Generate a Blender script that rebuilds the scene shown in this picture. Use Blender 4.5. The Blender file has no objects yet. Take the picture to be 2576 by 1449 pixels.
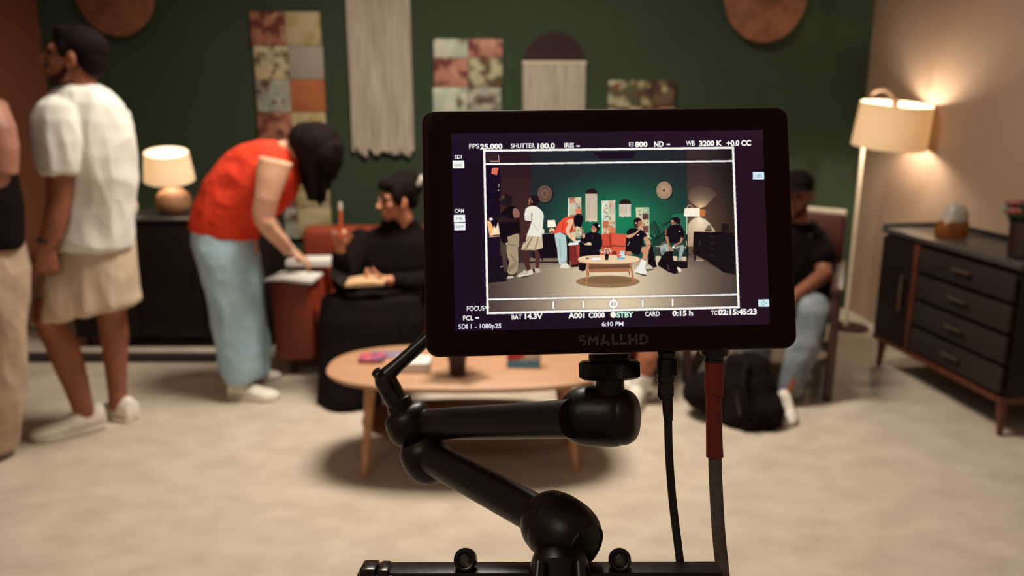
import bpy, bmesh, math, random
import numpy as np
from mathutils import Vector, Matrix, Euler, noise
from mathutils.geometry import tessellate_polygon

SC = bpy.context.scene
COL = SC.collection
PI = math.pi
R = math.radians

# ------------------------------------------------------------------ camera, world, large lights, exposure
F_PX, CX, CY = 2000.0, 1288.0, 724.5
PITCH, CAM_Z = R(13.0), 1.5
cam_data = bpy.data.cameras.new('camera')
cam = bpy.data.objects.new('camera', cam_data)
COL.objects.link(cam)
cam.location = (0, 0, CAM_Z)
cam.rotation_euler = (R(90) - PITCH, 0, 0)
cam_data.sensor_width = 36.0
cam_data.lens = 36.0 * F_PX / 2576.0
cam_data.clip_start = 0.02
cam_data.dof.use_dof = True
cam_data.dof.focus_distance = 0.385
cam_data.dof.aperture_fstop = 9.5
SC.camera = cam
SC.cycles.use_denoising = True
SC.cycles.sample_clamp_indirect = 4.0

W = bpy.data.worlds.new('studio')
SC.world = W
W.use_nodes = True
W.node_tree.nodes['Background'].inputs[0].default_value = (1.0, 0.74, 0.56, 1)
W.node_tree.nodes['Background'].inputs[1].default_value = 0.14


def area(name, loc, target, size, size_y, power, color, spread):
    d = bpy.data.lights.new(name, 'AREA')
    d.shape = 'RECTANGLE'
    d.size, d.size_y = size, size_y
    d.energy = power
    d.color = color
    d.spread = R(spread)
    o = bpy.data.objects.new(name, d)
    COL.objects.link(o)
    o.location = loc
    o.rotation_euler = (Vector(target) - Vector(loc)).to_track_quat('-Z', 'Y').to_euler()
    return o


# the set's overhead soft box with its skirt, and an added unseen fill light for people and rig on the crew side
area('overhead_softbox', (-0.15, 3.50, 3.5), (-0.15, 3.45, 0), 1.1, 0.9, 109, (1.0, 0.91, 0.77), 145)
area('crew_side_fill', (-1.2, -0.6, 2.9), (-1.2, 3.8, 0.9), 1.0, 0.6, 7.5, (1.0, 0.84, 0.68), 140)

SC.view_settings.view_transform = 'Standard'
SC.view_settings.look = 'None'
SC.view_settings.exposure = 0.0
SC.view_settings.gamma = 1.0
SC.view_settings.use_curve_mapping = False

CAMM = Matrix.Translation((0, 0, CAM_Z)) @ Euler((R(90) - PITCH, 0, 0)).to_matrix().to_4x4()
CP, SP = math.cos(PITCH), math.sin(PITCH)


def ray(px, py):
    dx, dz = (px - CX) / F_PX, -(py - CY) / F_PX
    return Vector((dx, CP + dz * SP, -SP + dz * CP))


def P(px, py, Y):
    """the place at distance Y in front of the camera seen at that spot of the photograph"""
    d = ray(px, py)
    return Vector((0, 0, CAM_Z)) + d * (Y / d.y)


def G(px, py, z=0.0):
    """the place on a horizontal plane"""
    d = ray(px, py)
    return Vector((0, 0, CAM_Z)) + d * ((z - CAM_Z) / d.z)


def K(px, py, depth):
    """the place at a camera depth (used for the rig close to the lens)"""
    return CAMM @ Vector(((px - CX) / F_PX * depth, -(py - CY) / F_PX * depth, -depth))


# ------------------------------------------------------------------ materials
def lin(c):
    out = []
    for v in c[:3]:
        v = v / 255.0
        out.append(v / 12.92 if v <= 0.04045 else ((v + 0.055) / 1.055) ** 2.4)
    return (*out, 1.0)


def mat(name, c, rough=0.7, metal=0.0, c2=None, scale=8.0, bump=0.0, bscale=60.0, stretch=(1, 1, 1), detail=4.0, spec=0.5, lo=0.35, hi=0.65, sheen=0.0, coat=0.0):
    m = bpy.data.materials.new(name)
    m.use_nodes = True
    nt = m.node_tree
    b = nt.nodes['Principled BSDF']
    b.inputs['Roughness'].default_value = rough
    b.inputs['Metallic'].default_value = metal
    b.inputs['Specular IOR Level'].default_value = spec
    if sheen:
        b.inputs['Sheen Weight'].default_value = sheen
    if coat:
        b.inputs['Coat Weight'].default_value = coat
    tc = nt.nodes.new('ShaderNodeTexCoord')
    mp = nt.nodes.new('ShaderNodeMapping')
    mp.inputs['Scale'].default_value = stretch
    nt.links.new(tc.outputs['Object'], mp.inputs[0])
    if c2 is None:
        c2 = tuple(v * 0.86 for v in c)
    n = nt.nodes.new('ShaderNodeTexNoise')
    n.inputs['Scale'].default_value = scale
    n.inputs['Detail'].default_value = detail
    nt.links.new(mp.outputs[0], n.inputs['Vector'])
    r = nt.nodes.new('ShaderNodeValToRGB')
    r.color_ramp.elements[0].position, r.color_ramp.elements[1].position = lo, hi
    r.color_ramp.elements[0].color = lin(c2)
    r.color_ramp.elements[1].color = lin(c)
    nt.links.new(n.outputs['Fac'], r.inputs[0])
    nt.links.new(r.outputs[0], b.inputs['Base Color'])
    if bump:
        n2 = nt.nodes.new('ShaderNodeTexNoise')
        n2.inputs['Scale'].default_value = bscale
        n2.inputs['Detail'].default_value = 3
        nt.links.new(mp.outputs[0], n2.inputs['Vector'])
        bp = nt.nodes.new('ShaderNodeBump')
        bp.inputs['Strength'].default_value = bump
        bp.inputs['Distance'].default_value = 0.01
        nt.links.new(n2.outputs['Fac'], bp.inputs['Height'])
        nt.links.new(bp.outputs[0], b.inputs['Normal'])
    return m


def shade_mat(name, c, trans=0.6):
    m = bpy.data.materials.new(name)
    m.use_nodes = True
    nt = m.node_tree
    for n in list(nt.nodes):
        nt.nodes.remove(n)
    o = nt.nodes.new('ShaderNodeOutputMaterial')
    d = nt.nodes.new('ShaderNodeBsdfDiffuse')
    t = nt.nodes.new('ShaderNodeBsdfTranslucent')
    mx = nt.nodes.new('ShaderNodeMixShader')
    w = nt.nodes.new('ShaderNodeTexNoise')
    w.inputs['Scale'].default_value = 220
    r = nt.nodes.new('ShaderNodeValToRGB')
    r.color_ramp.elements[0].color = lin(tuple(v * 0.93 for v in c))
    r.color_ramp.elements[1].color = lin(c)
    nt.links.new(w.outputs['Fac'], r.inputs[0])
    nt.links.new(r.outputs[0], d.inputs[0])
    nt.links.new(r.outputs[0], t.inputs[0])
    mx.inputs[0].default_value = trans
    nt.links.new(d.outputs[0], mx.inputs[1])
    nt.links.new(t.outputs[0], mx.inputs[2])
    nt.links.new(mx.outputs[0], o.inputs[0])
    return m


def emit_mat(name, c, strength=1.0, attr=None):
    m = bpy.data.materials.new(name)
    m.use_nodes = True
    nt = m.node_tree
    for n in list(nt.nodes):
        nt.nodes.remove(n)
    o = nt.nodes.new('ShaderNodeOutputMaterial')
    e = nt.nodes.new('ShaderNodeEmission')
    e.inputs[1].default_value = strength
    e.inputs[0].default_value = lin(c)
    if attr:
        a = nt.nodes.new('ShaderNodeAttribute')
        a.attribute_name = attr
        nt.links.new(a.outputs['Color'], e.inputs[0])
    nt.links.new(e.outputs[0], o.inputs[0])
    m.cycles.emission_sampling = 'NONE' if attr else 'AUTO'
    return m


M = dict(
    carpet=mat('beige carpet', (204, 190, 172), 0.95, c2=(186, 171, 153), scale=6.0, bump=0.5, bscale=160, stretch=(1, 1.3, 1), detail=10, lo=0.3, hi=0.7, spec=0.1),
    green=mat('green wall paint', (59, 72, 54), 0.85, c2=(56, 68, 51), scale=2, spec=0.2),
    brown=mat('brown wall paint', (140, 84, 62), 0.85, c2=(134, 79, 58), scale=2, spec=0.2),
    beige=mat('beige wall paint', (172, 144, 122), 0.85, c2=(166, 138, 117), scale=2, spec=0.2),
    darkstrip=mat('dark rubber', (52, 34, 28), 0.8),
    plastic=mat('black plastic', (40, 11, 9), 0.5, c2=(36, 9, 8), bump=0.02, bscale=900, spec=0.12),
    anod=mat('black anodised metal', (28, 10, 6), 0.38, c2=(22, 7, 4), scale=40, bump=0.02, bscale=300, spec=0.42),
    anodgloss=mat('glossy black metal', (30, 16, 12), 0.25, c2=(20, 10, 8), scale=30, spec=0.6),
    steel=mat('dark steel', (120, 110, 100), 0.2, 0.9),
    logo=mat('grey lettering', (92, 72, 62), 0.6, c2=(84, 66, 57)),
    redboot=mat('red rubber', (140, 36, 22), 0.55, c2=(120, 30, 18), scale=30),
    greycable=mat('grey braided cable', (116, 100, 90), 0.7, c2=(90, 76, 68), scale=120, bump=0.3, bscale=700),
    blackcable=mat('black cable', (28, 14, 11), 0.5),
    oak=mat('light oak', (190, 146, 113), 0.5, c2=(176, 130, 97), scale=5, stretch=(0.6, 9, 9), detail=6),
    oakedge=mat('oak edge', (196, 146, 106), 0.5, c2=(176, 124, 86), scale=6, stretch=(1, 6, 6)),
    walnut=mat('reddish walnut', (102, 50, 32), 0.5, c2=(74, 35, 22), scale=7, stretch=(6, 6, 0.8)),
    darkwood=mat('dark brown wood', (66, 34, 26), 0.45, c2=(48, 24, 18), scale=7, stretch=(6, 6, 0.8)),
    cabblack=mat('black lacquer', (34, 22, 19), 0.5, c2=(28, 18, 16), scale=3, spec=0.2),
    cabgrey=mat('charcoal drawer front', (46, 37, 31), 0.6, c2=(40, 31, 27), scale=3, spec=0.2),
    cabtop=mat('satin black top', (74, 68, 64), 0.3, c2=(66, 60, 57), scale=3),
    brass=mat('aged brass', (118, 98, 80), 0.4, 0.7),
    leather=mat('orange brown leather', (150, 62, 35), 0.5, c2=(128, 51, 28), scale=5, bump=0.25, bscale=120),
    leatherdark=mat('brown leather', (98, 42, 30), 0.55, c2=(80, 34, 24), scale=5, bump=0.2, bscale=120),
    cream=mat('cream linen', (226, 208, 184), 0.9, c2=(212, 194, 170), scale=60),
    fringe=mat('cream cotton cord', (200, 188, 172), 0.95, c2=(156, 143, 130), scale=9, stretch=(14, 14, 0.35), detail=5, lo=0.3, hi=0.6),
    archwood=mat('dark brown arch', (48, 20, 16), 0.8, c2=(40, 16, 13)),
    rattan=mat('woven rattan', (150, 96, 64), 0.75, c2=(122, 76, 50), scale=14, bump=0.6, bscale=70),
    ball=mat('turned pale wood', (196, 148, 108), 0.6, c2=(146, 100, 68), scale=4, stretch=(2, 2, 10), bump=0.3, bscale=30),
    white=mat('white paper', (238, 234, 228), 0.8, c2=(226, 222, 216), scale=10),
    ceramic=mat('white ceramic', (226, 216, 204), 0.4),
    skinW=mat('tan skin', (152, 92, 66), 0.55, c2=(136, 80, 57), scale=14),
    skinA=mat('pinkish brown skin', (172, 118, 98), 0.55, c2=(154, 102, 84), scale=14),
    skinB=mat('light skin', (226, 176, 146), 0.55, c2=(214, 160, 130), scale=14),
    skinS=mat('warm skin', (206, 138, 106), 0.55, c2=(190, 122, 92), scale=14),
    skinD=mat('brown skin', (170, 106, 78), 0.55, c2=(154, 92, 66), scale=14),
    skinE=mat('deep brown skin', (142, 88, 64), 0.55, c2=(126, 76, 54), scale=14),
    tee=mat('white cotton', (234, 233, 226), 0.95, c2=(226, 225, 217), scale=12, bump=0.15, bscale=90, sheen=0.2),
    shorts=mat('beige cotton', (208, 188, 164), 0.95, c2=(196, 176, 152), scale=10, bump=0.15, bscale=90),
    chino=mat('stone cotton', (196, 172, 148), 0.95, c2=(180, 156, 134), scale=10, bump=0.15, bscale=90),
    red=mat('orange red knit', (236, 62, 26), 0.85, c2=(220, 52, 20), scale=16, bump=0.2, bscale=100),
    jeans=mat('light blue denim', (182, 214, 230), 0.9, c2=(158, 190, 207), scale=6, bump=0.2, bscale=140),
    jeansgrey=mat('grey blue denim', (140, 146, 152), 0.9, c2=(96, 104, 112), scale=7, bump=0.2, bscale=140),
    blackcloth=mat('black cloth', (25, 13, 14), 0.95, c2=(19, 10, 11), scale=8, bump=0.2, bscale=60, spec=0.15),
    blackcloth2=mat('black jersey', (19, 9, 9), 0.95, c2=(15, 7, 7), scale=8, bump=0.2, bscale=60, spec=0.15),
    hair=mat('dark brown hair', (30, 13, 11), 0.75, c2=(18, 8, 7), scale=10, stretch=(20, 20, 3), bump=0.3, bscale=90, spec=0.12),
    eye=mat('dark eye', (30, 18, 14), 0.2),
    shoe=mat('off white leather', (240, 232, 220), 0.6, c2=(222, 212, 198), scale=18),
    sole=mat('white rubber sole', (226, 214, 198), 0.7),
    stubble=mat('short dark beard', (64, 34, 26), 0.8, c2=(46, 24, 18), scale=60, spec=0.1),
    lilac=mat('grey lilac print', (150, 134, 150), 0.5, c2=(120, 100, 126), scale=40),
    bluewhite=mat('pale blue print', (92, 110, 160), 0.9),
    pages=mat('beige paper', (206, 168, 128), 0.85, c2=(190, 152, 114)),
    orangepen=mat('orange plastic', (226, 104, 62), 0.4),
    purple=mat('purple print', (112, 70, 110), 0.5, c2=(196, 84, 96), scale=30, lo=0.45, hi=0.6),
    cardred=mat('red print', (206, 62, 44), 0.5),
    cardblue=mat('blue print', (92, 156, 190), 0.5),
    cardwhite=mat('white print', (226, 222, 214), 0.5),
    potblack=mat('black pot', (44, 24, 20), 0.4),
    leaf=mat('dark green leaf', (46, 86, 52), 0.45, c2=(30, 62, 36), scale=12),
    petalw=mat('cream petal', (232, 224, 200), 0.7, c2=(214, 196, 168)),
    petalp=mat('dusty pink petal', (146, 84, 78), 0.7, c2=(104, 54, 50)),
    stone=mat('grey frosted stone', (176, 168, 156), 0.35, c2=(160, 152, 140), scale=8),
    amber=mat('amber glass base', (150, 86, 34), 0.25, c2=(110, 58, 22), scale=10),
    lampshade=shade_mat('linen lamp shade', (250, 238, 220), 0.5),
    floorshade=shade_mat('cream drum shade', (248, 230, 202), 0.22),
    bulb=emit_mat('warm bulb', (255, 242, 222), 300.0),
    bulbsmall=emit_mat('small warm bulb', (255, 236, 208), 110.0),
)

# patchwork panels
FLORAL = {}


def floral(key, base, spots, s=16):
    m = bpy.data.materials.new('patch ' + key)
    m.use_nodes = True
    nt = m.node_tree
    b = nt.nodes['Principled BSDF']
    b.inputs['Roughness'].default_value = 0.85
    tc = nt.nodes.new('ShaderNodeTexCoord')
    cur = None
    for i, (c, sc, pos) in enumerate(spots):
        n = nt.nodes.new('ShaderNodeTexNoise')
        n.inputs['Scale'].default_value = sc
        n.inputs['Detail'].default_value = 2
        mp = nt.nodes.new('ShaderNodeMapping')
        mp.inputs['Location'].default_value = (i * 3.7 + len(key), 1.3 * i, i * 2.1)
        nt.links.new(tc.outputs['Object'], mp.inputs[0])
        nt.links.new(mp.outputs[0], n.inputs['Vector'])
        rp = nt.nodes.new('ShaderNodeValToRGB')
        rp.color_ramp.elements[0].position = pos - 0.06
        rp.color_ramp.elements[1].position = pos + 0.05
        nt.links.new(n.outputs['Fac'], rp.inputs[0])
        mx = nt.nodes.new('ShaderNodeMix')
        mx.data_type = 'RGBA'
        nt.links.new(rp.outputs[0], mx.inputs[0])
        if cur is None:
            mx.inputs[6].default_value = lin(tuple(v * 0.92 for v in base))
        else:
            nt.links.new(cur, mx.inputs[6])
        mx.inputs[7].default_value = lin(tuple(v * 0.92 for v in c))
        cur = mx.outputs[2]
    if cur is None:
        b.inputs['Base Color'].default_value = lin(tuple(v * 0.92 for v in base))
    else:
        nt.links.new(cur, b.inputs['Base Color'])
    FLORAL[key] = m
    return m


floral('rust', (176, 112, 86), [((110, 50, 36), 9, .52), ((198, 150, 120), 14, .60)])
floral('cream', (206, 188, 150), [((190, 170, 110), 10, .55), ((170, 150, 110), 16, .6)])
floral('creamflower', (208, 192, 156), [((110, 100, 60), 9, .54), ((222, 206, 160), 13, .58), ((92, 60, 40), 15, .62)])
floral('grey', (176, 166, 150), [])
floral('orange', (192, 112, 66), [((182, 102, 60), 12, .55)])
floral('greyflower', (168, 166, 152), [((96, 72, 56), 9, .53), ((190, 190, 170), 14, .58)])
floral('mint', (196, 206, 186), [((120, 110, 74), 10, .58), ((220, 222, 200), 12, .55)])
floral('pink', (196, 136, 114), [((116, 56, 48), 8, .54), ((214, 166, 140), 14, .6)])
floral('olive', (196, 190, 152), [((92, 88, 58), 9, .50), ((120, 70, 50), 14, .6)])
floral('darkflower', (120, 92, 70), [((70, 40, 34), 9, .5), ((190, 180, 130), 13, .58)])


# ------------------------------------------------------------------ geometry
class Geo:
    def __init__(s):
        s.v, s.f, s.mi = [], [], []

    def add(s, vs, fs, mi=0):
        o = len(s.v)
        s.v += [Vector(v) for v in vs]
        s.f += [tuple(i + o for i in f) for f in fs]
        s.mi += [mi] * len(fs)
        return s

    def xf(s, m):
        s.v = [m @ v for v in s.v]
        return s

    # --- primitives
    def box(s, c, size, rot=None, bev=0.0, mi=0, seg=2):
        bm = bmesh.new()
        bmesh.ops.create_cube(bm, size=1.0)
        for v in bm.verts:
            v.co = Vector((v.co.x * size[0], v.co.y * size[1], v.co.z * size[2]))
        if bev:
            bmesh.ops.bevel(bm, geom=bm.edges[:], offset=bev, segments=seg, affect='EDGES', profile=0.5)
        rot = rot or Matrix.Identity(3)
        bm.verts.index_update()
        s.add([rot @ v.co + Vector(c) for v in bm.verts], [[v.index for v in f.verts] for f in bm.faces], mi)
        bm.free()
        return s

    def sph(s, c, r, rot=None, n=16, k=10, mi=0):
        if not hasattr(r, '__len__'):
            r = (r, r, r)
        rot = rot or Matrix.Identity(3)
        c = Vector(c)
        vs = [c + rot @ Vector((0, 0, r[2]))]
        for i in range(1, k):
            t = PI * i / k
            for j in range(n):
                a = 2 * PI * j / n
                vs.append(c + rot @ Vector((r[0] * math.sin(t) * math.cos(a), r[1] * math.sin(t) * math.sin(a), r[2] * math.cos(t))))
        vs.append(c + rot @ Vector((0, 0, -r[2])))
        fs = []
        for j in range(n):
            fs.append((0, 1 + j, 1 + (j + 1) % n))
        for i in range(k - 2):
            for j in range(n):
                a = 1 + i * n
                fs.append((a + j, a + n + j, a + n + (j + 1) % n, a + (j + 1) % n))
        a = 1 + (k - 2) * n
        L = len(vs) - 1
        for j in range(n):
            fs.append((a + j, L, a + (j + 1) % n))
        return s.add(vs, fs, mi)

    def rings(s, rs, mi=0, cap=True):
        """closed loft through rings (each a list of points, same count)"""
        n = len(rs[0])
        vs = [p for r in rs for p in r]
        fs = []
        for i in range(len(rs) - 1):
            for j in range(n):
                fs.append((i * n + j, i * n + (j + 1) % n, (i + 1) * n + (j + 1) % n, (i + 1) * n + j))
        if cap:
            for r, base, flip in ((rs[0], 0, True), (rs[-1], (len(rs) - 1) * n, False)):
                c = Vector((0, 0, 0))
                for p in r:
                    c += Vector(p)
                vs.append(c / n)
                k = len(vs) - 1
                for j in range(n):
                    fs.append((base + (j + 1) % n, base + j, k) if flip else (base + j, base + (j + 1) % n, k))
        return s.add(vs, fs, mi)

    def tube(s, pts, rad, n=16, mi=0, cap=True, up=None, flat=1.0):
        pts = [Vector(p) for p in pts]
        if not hasattr(rad, '__len__'):
            rad = [rad] * len(pts)
        t0 = (pts[1] - pts[0]).normalized()
        u = Vector(up) if up else (Vector((0, 0, 1)) if abs(t0.z) < 0.9 else Vector((0, 1, 0)))
        u = (u - t0 * u.dot(t0)).normalized()
        rs = []
        for i, p in enumerate(pts):
            if i == 0:
                t = t0
            elif i == len(pts) - 1:
                t = (pts[i] - pts[i - 1]).normalized()
            else:
                t = ((pts[i] - pts[i - 1]).normalized() + (pts[i + 1] - pts[i]).normalized()).normalized()
            u = (u - t * u.dot(t)).normalized()
            w = t.cross(u)
            rs.append([p + u * (rad[i] * flat * math.cos(2 * PI * j / n)) + w * (rad[i] * math.sin(2 * PI * j / n)) for j in range(n)])
        return s.rings(rs, mi, cap)

    def caps(s, pts, rad, n=14, mi=0):
        """limb chain with round joints (meant for welding)"""
        pts = [Vector(p) for p in pts]
        for i, p in enumerate(pts):
            s.sph(p, rad[i], n=n, k=8, mi=mi)
        for i in range(len(pts) - 1):
            s.tube([pts[i], pts[i + 1]], [rad[i], rad[i + 1]], n=n, mi=mi)
        return s

    def lathe(s, c, axis, prof, n=40, mi=0, cap=True, knurl=None):
        c = Vector(c)
        a = Vector(axis).normalized()
        u = Vector((0, 0, 1)) if abs(a.z) < 0.9 else Vector((1, 0, 0))
        u = (u - a * u.dot(a)).normalized()
        w = a.cross(u)
        rs = []
        for i, (r, h) in enumerate(prof):
            ring = []
            for j in range(n):
                q = 2 * PI * j / n
                rr = r
                if knurl and knurl[0] <= i <= knurl[1]:
                    rr = r * (1.0 - (knurl[2] if (j + i) % 2 else 0.0))
                ring.append(c + a * h + u * (rr * math.cos(q)) + w * (rr * math.sin(q)))
            rs.append(ring)
        return s.rings(rs, mi, cap)

    def sil(s, rows, n=24, mi=0, flat=None):
        """loft through cross sections; a row is (ax,ay,bx,by,ry,Y): the two outline points in the photograph, half thickness in depth, distance"""
        rs = []
        for ax, ay, bx, by, ry, Y in rows:
            A, B = P(ax, ay, Y), P(bx, by, Y)
            c, e = (A + B) / 2, (B - A) / 2
            rs.append([c + e * math.cos(2 * PI * j / n) + Vector((0, ry * math.sin(2 * PI * j / n), 0)) for j in range(n)])
        return s.rings(rs, mi)

    def prism(s, poly, z0, z1, mi=0, frame=None):
        """extrude a polygon given in local xy"""
        tri = tessellate_polygon([[Vector((x, y, 0)) for x, y in poly]])
        n = len(poly)
        vs = [Vector((x, y, z0)) for x, y in poly] + [Vector((x, y, z1)) for x, y in poly]
        fs = []
        for t in tri:
            fs.append((t[2], t[1], t[0]))
            fs.append(tuple(i + n for i in t))
        for i in range(n):
            j = (i + 1) % n
            fs.append((i, j, j + n, i + n))
        if frame:
            vs = [frame @ v for v in vs]
        return s.add(vs, fs, mi)


def to_mesh(name, g, mats, smooth=True, origin=None, angle=40):
    me = bpy.data.meshes.new(name)
    o = Vector(origin) if origin is not None else Vector((0, 0, 0))
    me.from_pydata([v - o for v in g.v], [], g.f)
    for m in (mats if isinstance(mats, (list, tuple)) else [mats]):
        me.materials.append(m)
    me.polygons.foreach_set('material_index', g.mi)
    bm = bmesh.new()
    bm.from_mesh(me)
    bmesh.ops.recalc_face_normals(bm, faces=bm.faces[:])
    bm.to_mesh(me)
    bm.free()
    if smooth:
        me.polygons.foreach_set('use_smooth', [True] * len(me.polygons))
        try:
            me.set_sharp_from_angle(angle=R(angle))
        except Exception:
            pass
    me.update()
    return me


def weld(name, g, m, voxel=0.006, it=4, origin=None, folds=None):
    """one continuous skin over overlapping closed shapes"""
    src = bpy.data.meshes.new('tmp')
    src.from_pydata(g.v, [], g.f)
    bm = bmesh.new()
    bm.from_mesh(src)
    bmesh.ops.recalc_face_normals(bm, faces=bm.faces[:])
    bm.to_mesh(src)
    bm.free()
    o = bpy.data.objects.new('tmp', src)
    COL.objects.link(o)
    md = o.modifiers.new('r', 'REMESH')
    md.mode = 'VOXEL'
    md.voxel_size = voxel
    md.use_smooth_shade = True
    if it:
        s = o.modifiers.new('s', 'SMOOTH')
        s.factor = 0.5
        s.iterations = it
    dg = bpy.context.evaluated_depsgraph_get()
    me = bpy.data.meshes.new_from_object(o.evaluated_get(dg), depsgraph=dg)
    bpy.data.objects.remove(o)
    bpy.data.meshes.remove(src)
    me.name = name
    n = len(me.vertices)
    co = np.empty(n * 3, dtype=np.float32)
    me.vertices.foreach_get('co', co)
    co = co.reshape(-1, 3)
    if folds:
        nr = np.empty(n * 3, dtype=np.float32)
        me.vertices.foreach_get('normal', nr)
        nr = nr.reshape(-1, 3)
        d = np.zeros(n, dtype=np.float32)
        for amp, sx, sy, sz, seed in folds:
            d += np.array([amp * (1 - 2 * abs(noise.noise(Vector((x * sx + seed, y * sy, z * sz))))) for x, y, z in co], dtype=np.float32)
        co = co + nr * d[:, None]
    if origin is not None:
        co = co - np.array(origin, dtype=np.float32)
    me.vertices.foreach_set('co', np.ascontiguousarray(co, dtype=np.float32).ravel())
    me.materials.clear()
    me.materials.append(m)
    me.polygons.foreach_set('use_smooth', [True] * len(me.polygons))
    me.update()
    return me


def link(name, me, parent=None, loc=None):
    o = bpy.data.objects.new(name, me)
    COL.objects.link(o)
    if parent is not None:
        o.parent = parent
    if loc is not None:
        o.location = loc
    return o


def tag(o, label, cat, group=None):
    o['label'] = label
    o['category'] = cat
    if group:
        o['group'] = group
    return o


class Thing:
    """an Empty at the base of a thing; parts are given in world coordinates"""

    def __init__(s, name, origin, label, cat, group=None):
        s.o = Vector(origin)
        s.root = bpy.data.objects.new(name, None)
        s.root.empty_display_size = 0.05
        COL.objects.link(s.root)
        s.root.location = s.o
        tag(s.root, label, cat, group)

    def part(s, name, g, m, parent=None, smooth=True, label=None, angle=40):
        o = link(name, to_mesh(name, g, m, smooth, s.o, angle), parent or s.root)
        if label:
            o['label'] = label
        return o

    def skin(s, name, g, m, voxel=0.006, it=4, parent=None, folds=None, label=None):
        o = link(name, weld(name, g, m, voxel, it, s.o, folds), parent or s.root)
        if label:
            o['label'] = label
        return o


class Body(Thing):
    """a person: the body mesh is the top-level object, hair and clothes are its children"""

    def __init__(s, origin, g, skin, label, voxel=0.005):
        s.o = Vector(origin)
        s.root = link('person', weld('person', g, skin, voxel, 3, s.o), None, s.o)
        tag(s.root, label, 'person')


def single(name, g, m, label, cat, origin, group=None, smooth=True):
    o = link(name, to_mesh(name, g, m, smooth, origin), None, Vector(origin))
    return tag(o, label, cat, group)


def structure(name, g, m, smooth=False):
    o = link(name, to_mesh(name, g, m, smooth))
    o['kind'] = 'structure'
    return o


def frame(x, y, z, o):
    m = Matrix.Identity(4)
    for i, a in enumerate((x, y, z)):
        for k in range(3):
            m[k][i] = a[k]
    for k in range(3):
        m[k][3] = o[k]
    return m
#%%SETTING

# ------------------------------------------------------------------ the set
WY = 5.82          # back wall
CXR = 2.52         # right hand corner
CXL = -3.30


def wallx(y):      # right wall, slightly splayed
    return CXR + 0.05 * (WY - y)


g = Geo().box((0, 1.9, -0.05), (9.5, 9.4, 0.1))
structure('floor', g, M['carpet'])
g = Geo().box(((CXL + CXR) / 2, WY + 0.05, 1.7), (CXR - CXL + 0.4, 0.1, 3.4))
structure('wall_back', g, M['green'])
g = Geo().prism([(CXR, WY), (wallx(0.6), 0.6), (wallx(0.6) + 0.1, 0.6), (CXR + 0.1, WY)], 0, 3.4)
structure('wall_right', g, M['beige'])
g = Geo().prism([(CXL, WY), (CXL - 0.26, 2.6), (CXL - 0.36, 2.6), (CXL - 0.1, WY)], 0, 3.4)
structure('wall_left', g, M['brown'])
a, b = G(60, 906), G(640, 906)
g = Geo().box(((a.x + b.x) / 2, 4.56, 0.02), (b.x - a.x, 0.09, 0.04), bev=0.01)
structure('trim_1', g, M['darkstrip'])

# ------------------------------------------------------------------ wall decoration


def hat(px, py, rx, rz, label, tilt):
    c = P(px, py, WY - 0.05)
    th = Thing('rattan_wall_disc', c, label, 'wall decoration', 'round rattan discs on the green wall')
    s = (P(px + 100, py, WY) - P(px, py, WY)).length / 100
    def disc(r0, r1, h0, h1, n=64, th_=0.012, rings=10):
        prof = []
        for i in range(rings + 1):
            t = i / rings
            prof.append((r0 + (r1 - r0) * t, h0 + (h1 - h0) * t + 0.004 * math.sin(i * PI)))
        for i in range(rings, -1, -1):
            t = i / rings
            prof.append((max(r0 + (r1 - r0) * t - 0.001, 0.001), h0 + (h1 - h0) * t - th_))
        return prof
    q = Euler((tilt, 0, 0)).to_matrix()
    def put(prof, knob=None):
        gg = Geo().lathe((0, 0, 0), (0, -1, 0), prof, n=72, cap=True)
        k = rz / rx
        gg.v = [c + q @ Vector((v.x * s * rx, v.y, v.z * s * rx * k)) for v in gg.v]
        return gg
    th.part('woven_rim', put(disc(0.34, 1.0, 0.055, 0.018)), M['rattan'])
    th.part('raised_ring', put([(0.36, 0.03), (0.36, 0.07), (0.31, 0.085), (0.26, 0.07), (0.24, 0.03)]), M['rattan'])
    th.part('centre_bowl', put([(0.25, 0.03), (0.22, 0.045), (0.15, 0.03), (0.10, 0.05), (0.03, 0.06), (0.001, 0.06), (0.001, 0.02), (0.25, 0.02)]), M['rattan'])
    return th


hat(290, -29, 101, 114, 'round woven rattan disc above the man in the white T-shirt', R(2))
hat(1925, -18, 104, 120, 'round woven rattan disc near the beige wall corner', R(-2))


def panel(px0, px1, py0, zbot, cols, label, seed, first=1.0):
    a, b = P(px0, py0, WY - 0.03), P(px1, py0, WY - 0.03)
    w = b.x - a.x
    top = a.z
    nrow = len(cols) // 2
    h = (top - zbot) / (nrow - 1 + first)
    keys = sorted(set(cols))
    th = Thing('patchwork_panel', (a.x + w / 2, WY - 0.02, zbot), label, 'wall hanging', 'patchwork panels on the green wall')
    rnd = random.Random(seed)
    gg = Geo()
    wob = [rnd.uniform(-0.006, 0.006) for _ in range(nrow + 1)]
    for r in range(nrow):
        for c in range(2):
            z1, z0 = top - max(0, r - 1 + first) * h * (r > 0), top - (r + first) * h
            x0, x1 = a.x + c * w / 2, a.x + (c + 1) * w / 2
            mi = keys.index(cols[r * 2 + c])
            dy = rnd.uniform(-0.004, 0.004)
            gg.box(((x0 + x1) / 2 + wob[r], WY - 0.027 + dy * 0.5, (z0 + z1) / 2), (x1 - x0 - 0.002, 0.03, z1 - z0 - 0.002), bev=0.005, mi=mi)
    th.part('patchwork_cloth', gg, [FLORAL[k] for k in keys])
    gg = Geo().box((a.x + w / 2, WY - 0.008, (top + zbot) / 2), (w - 0.02, 0.014, top - zbot - 0.02))
    th.part('backing_board', gg, M['cream'])


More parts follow.
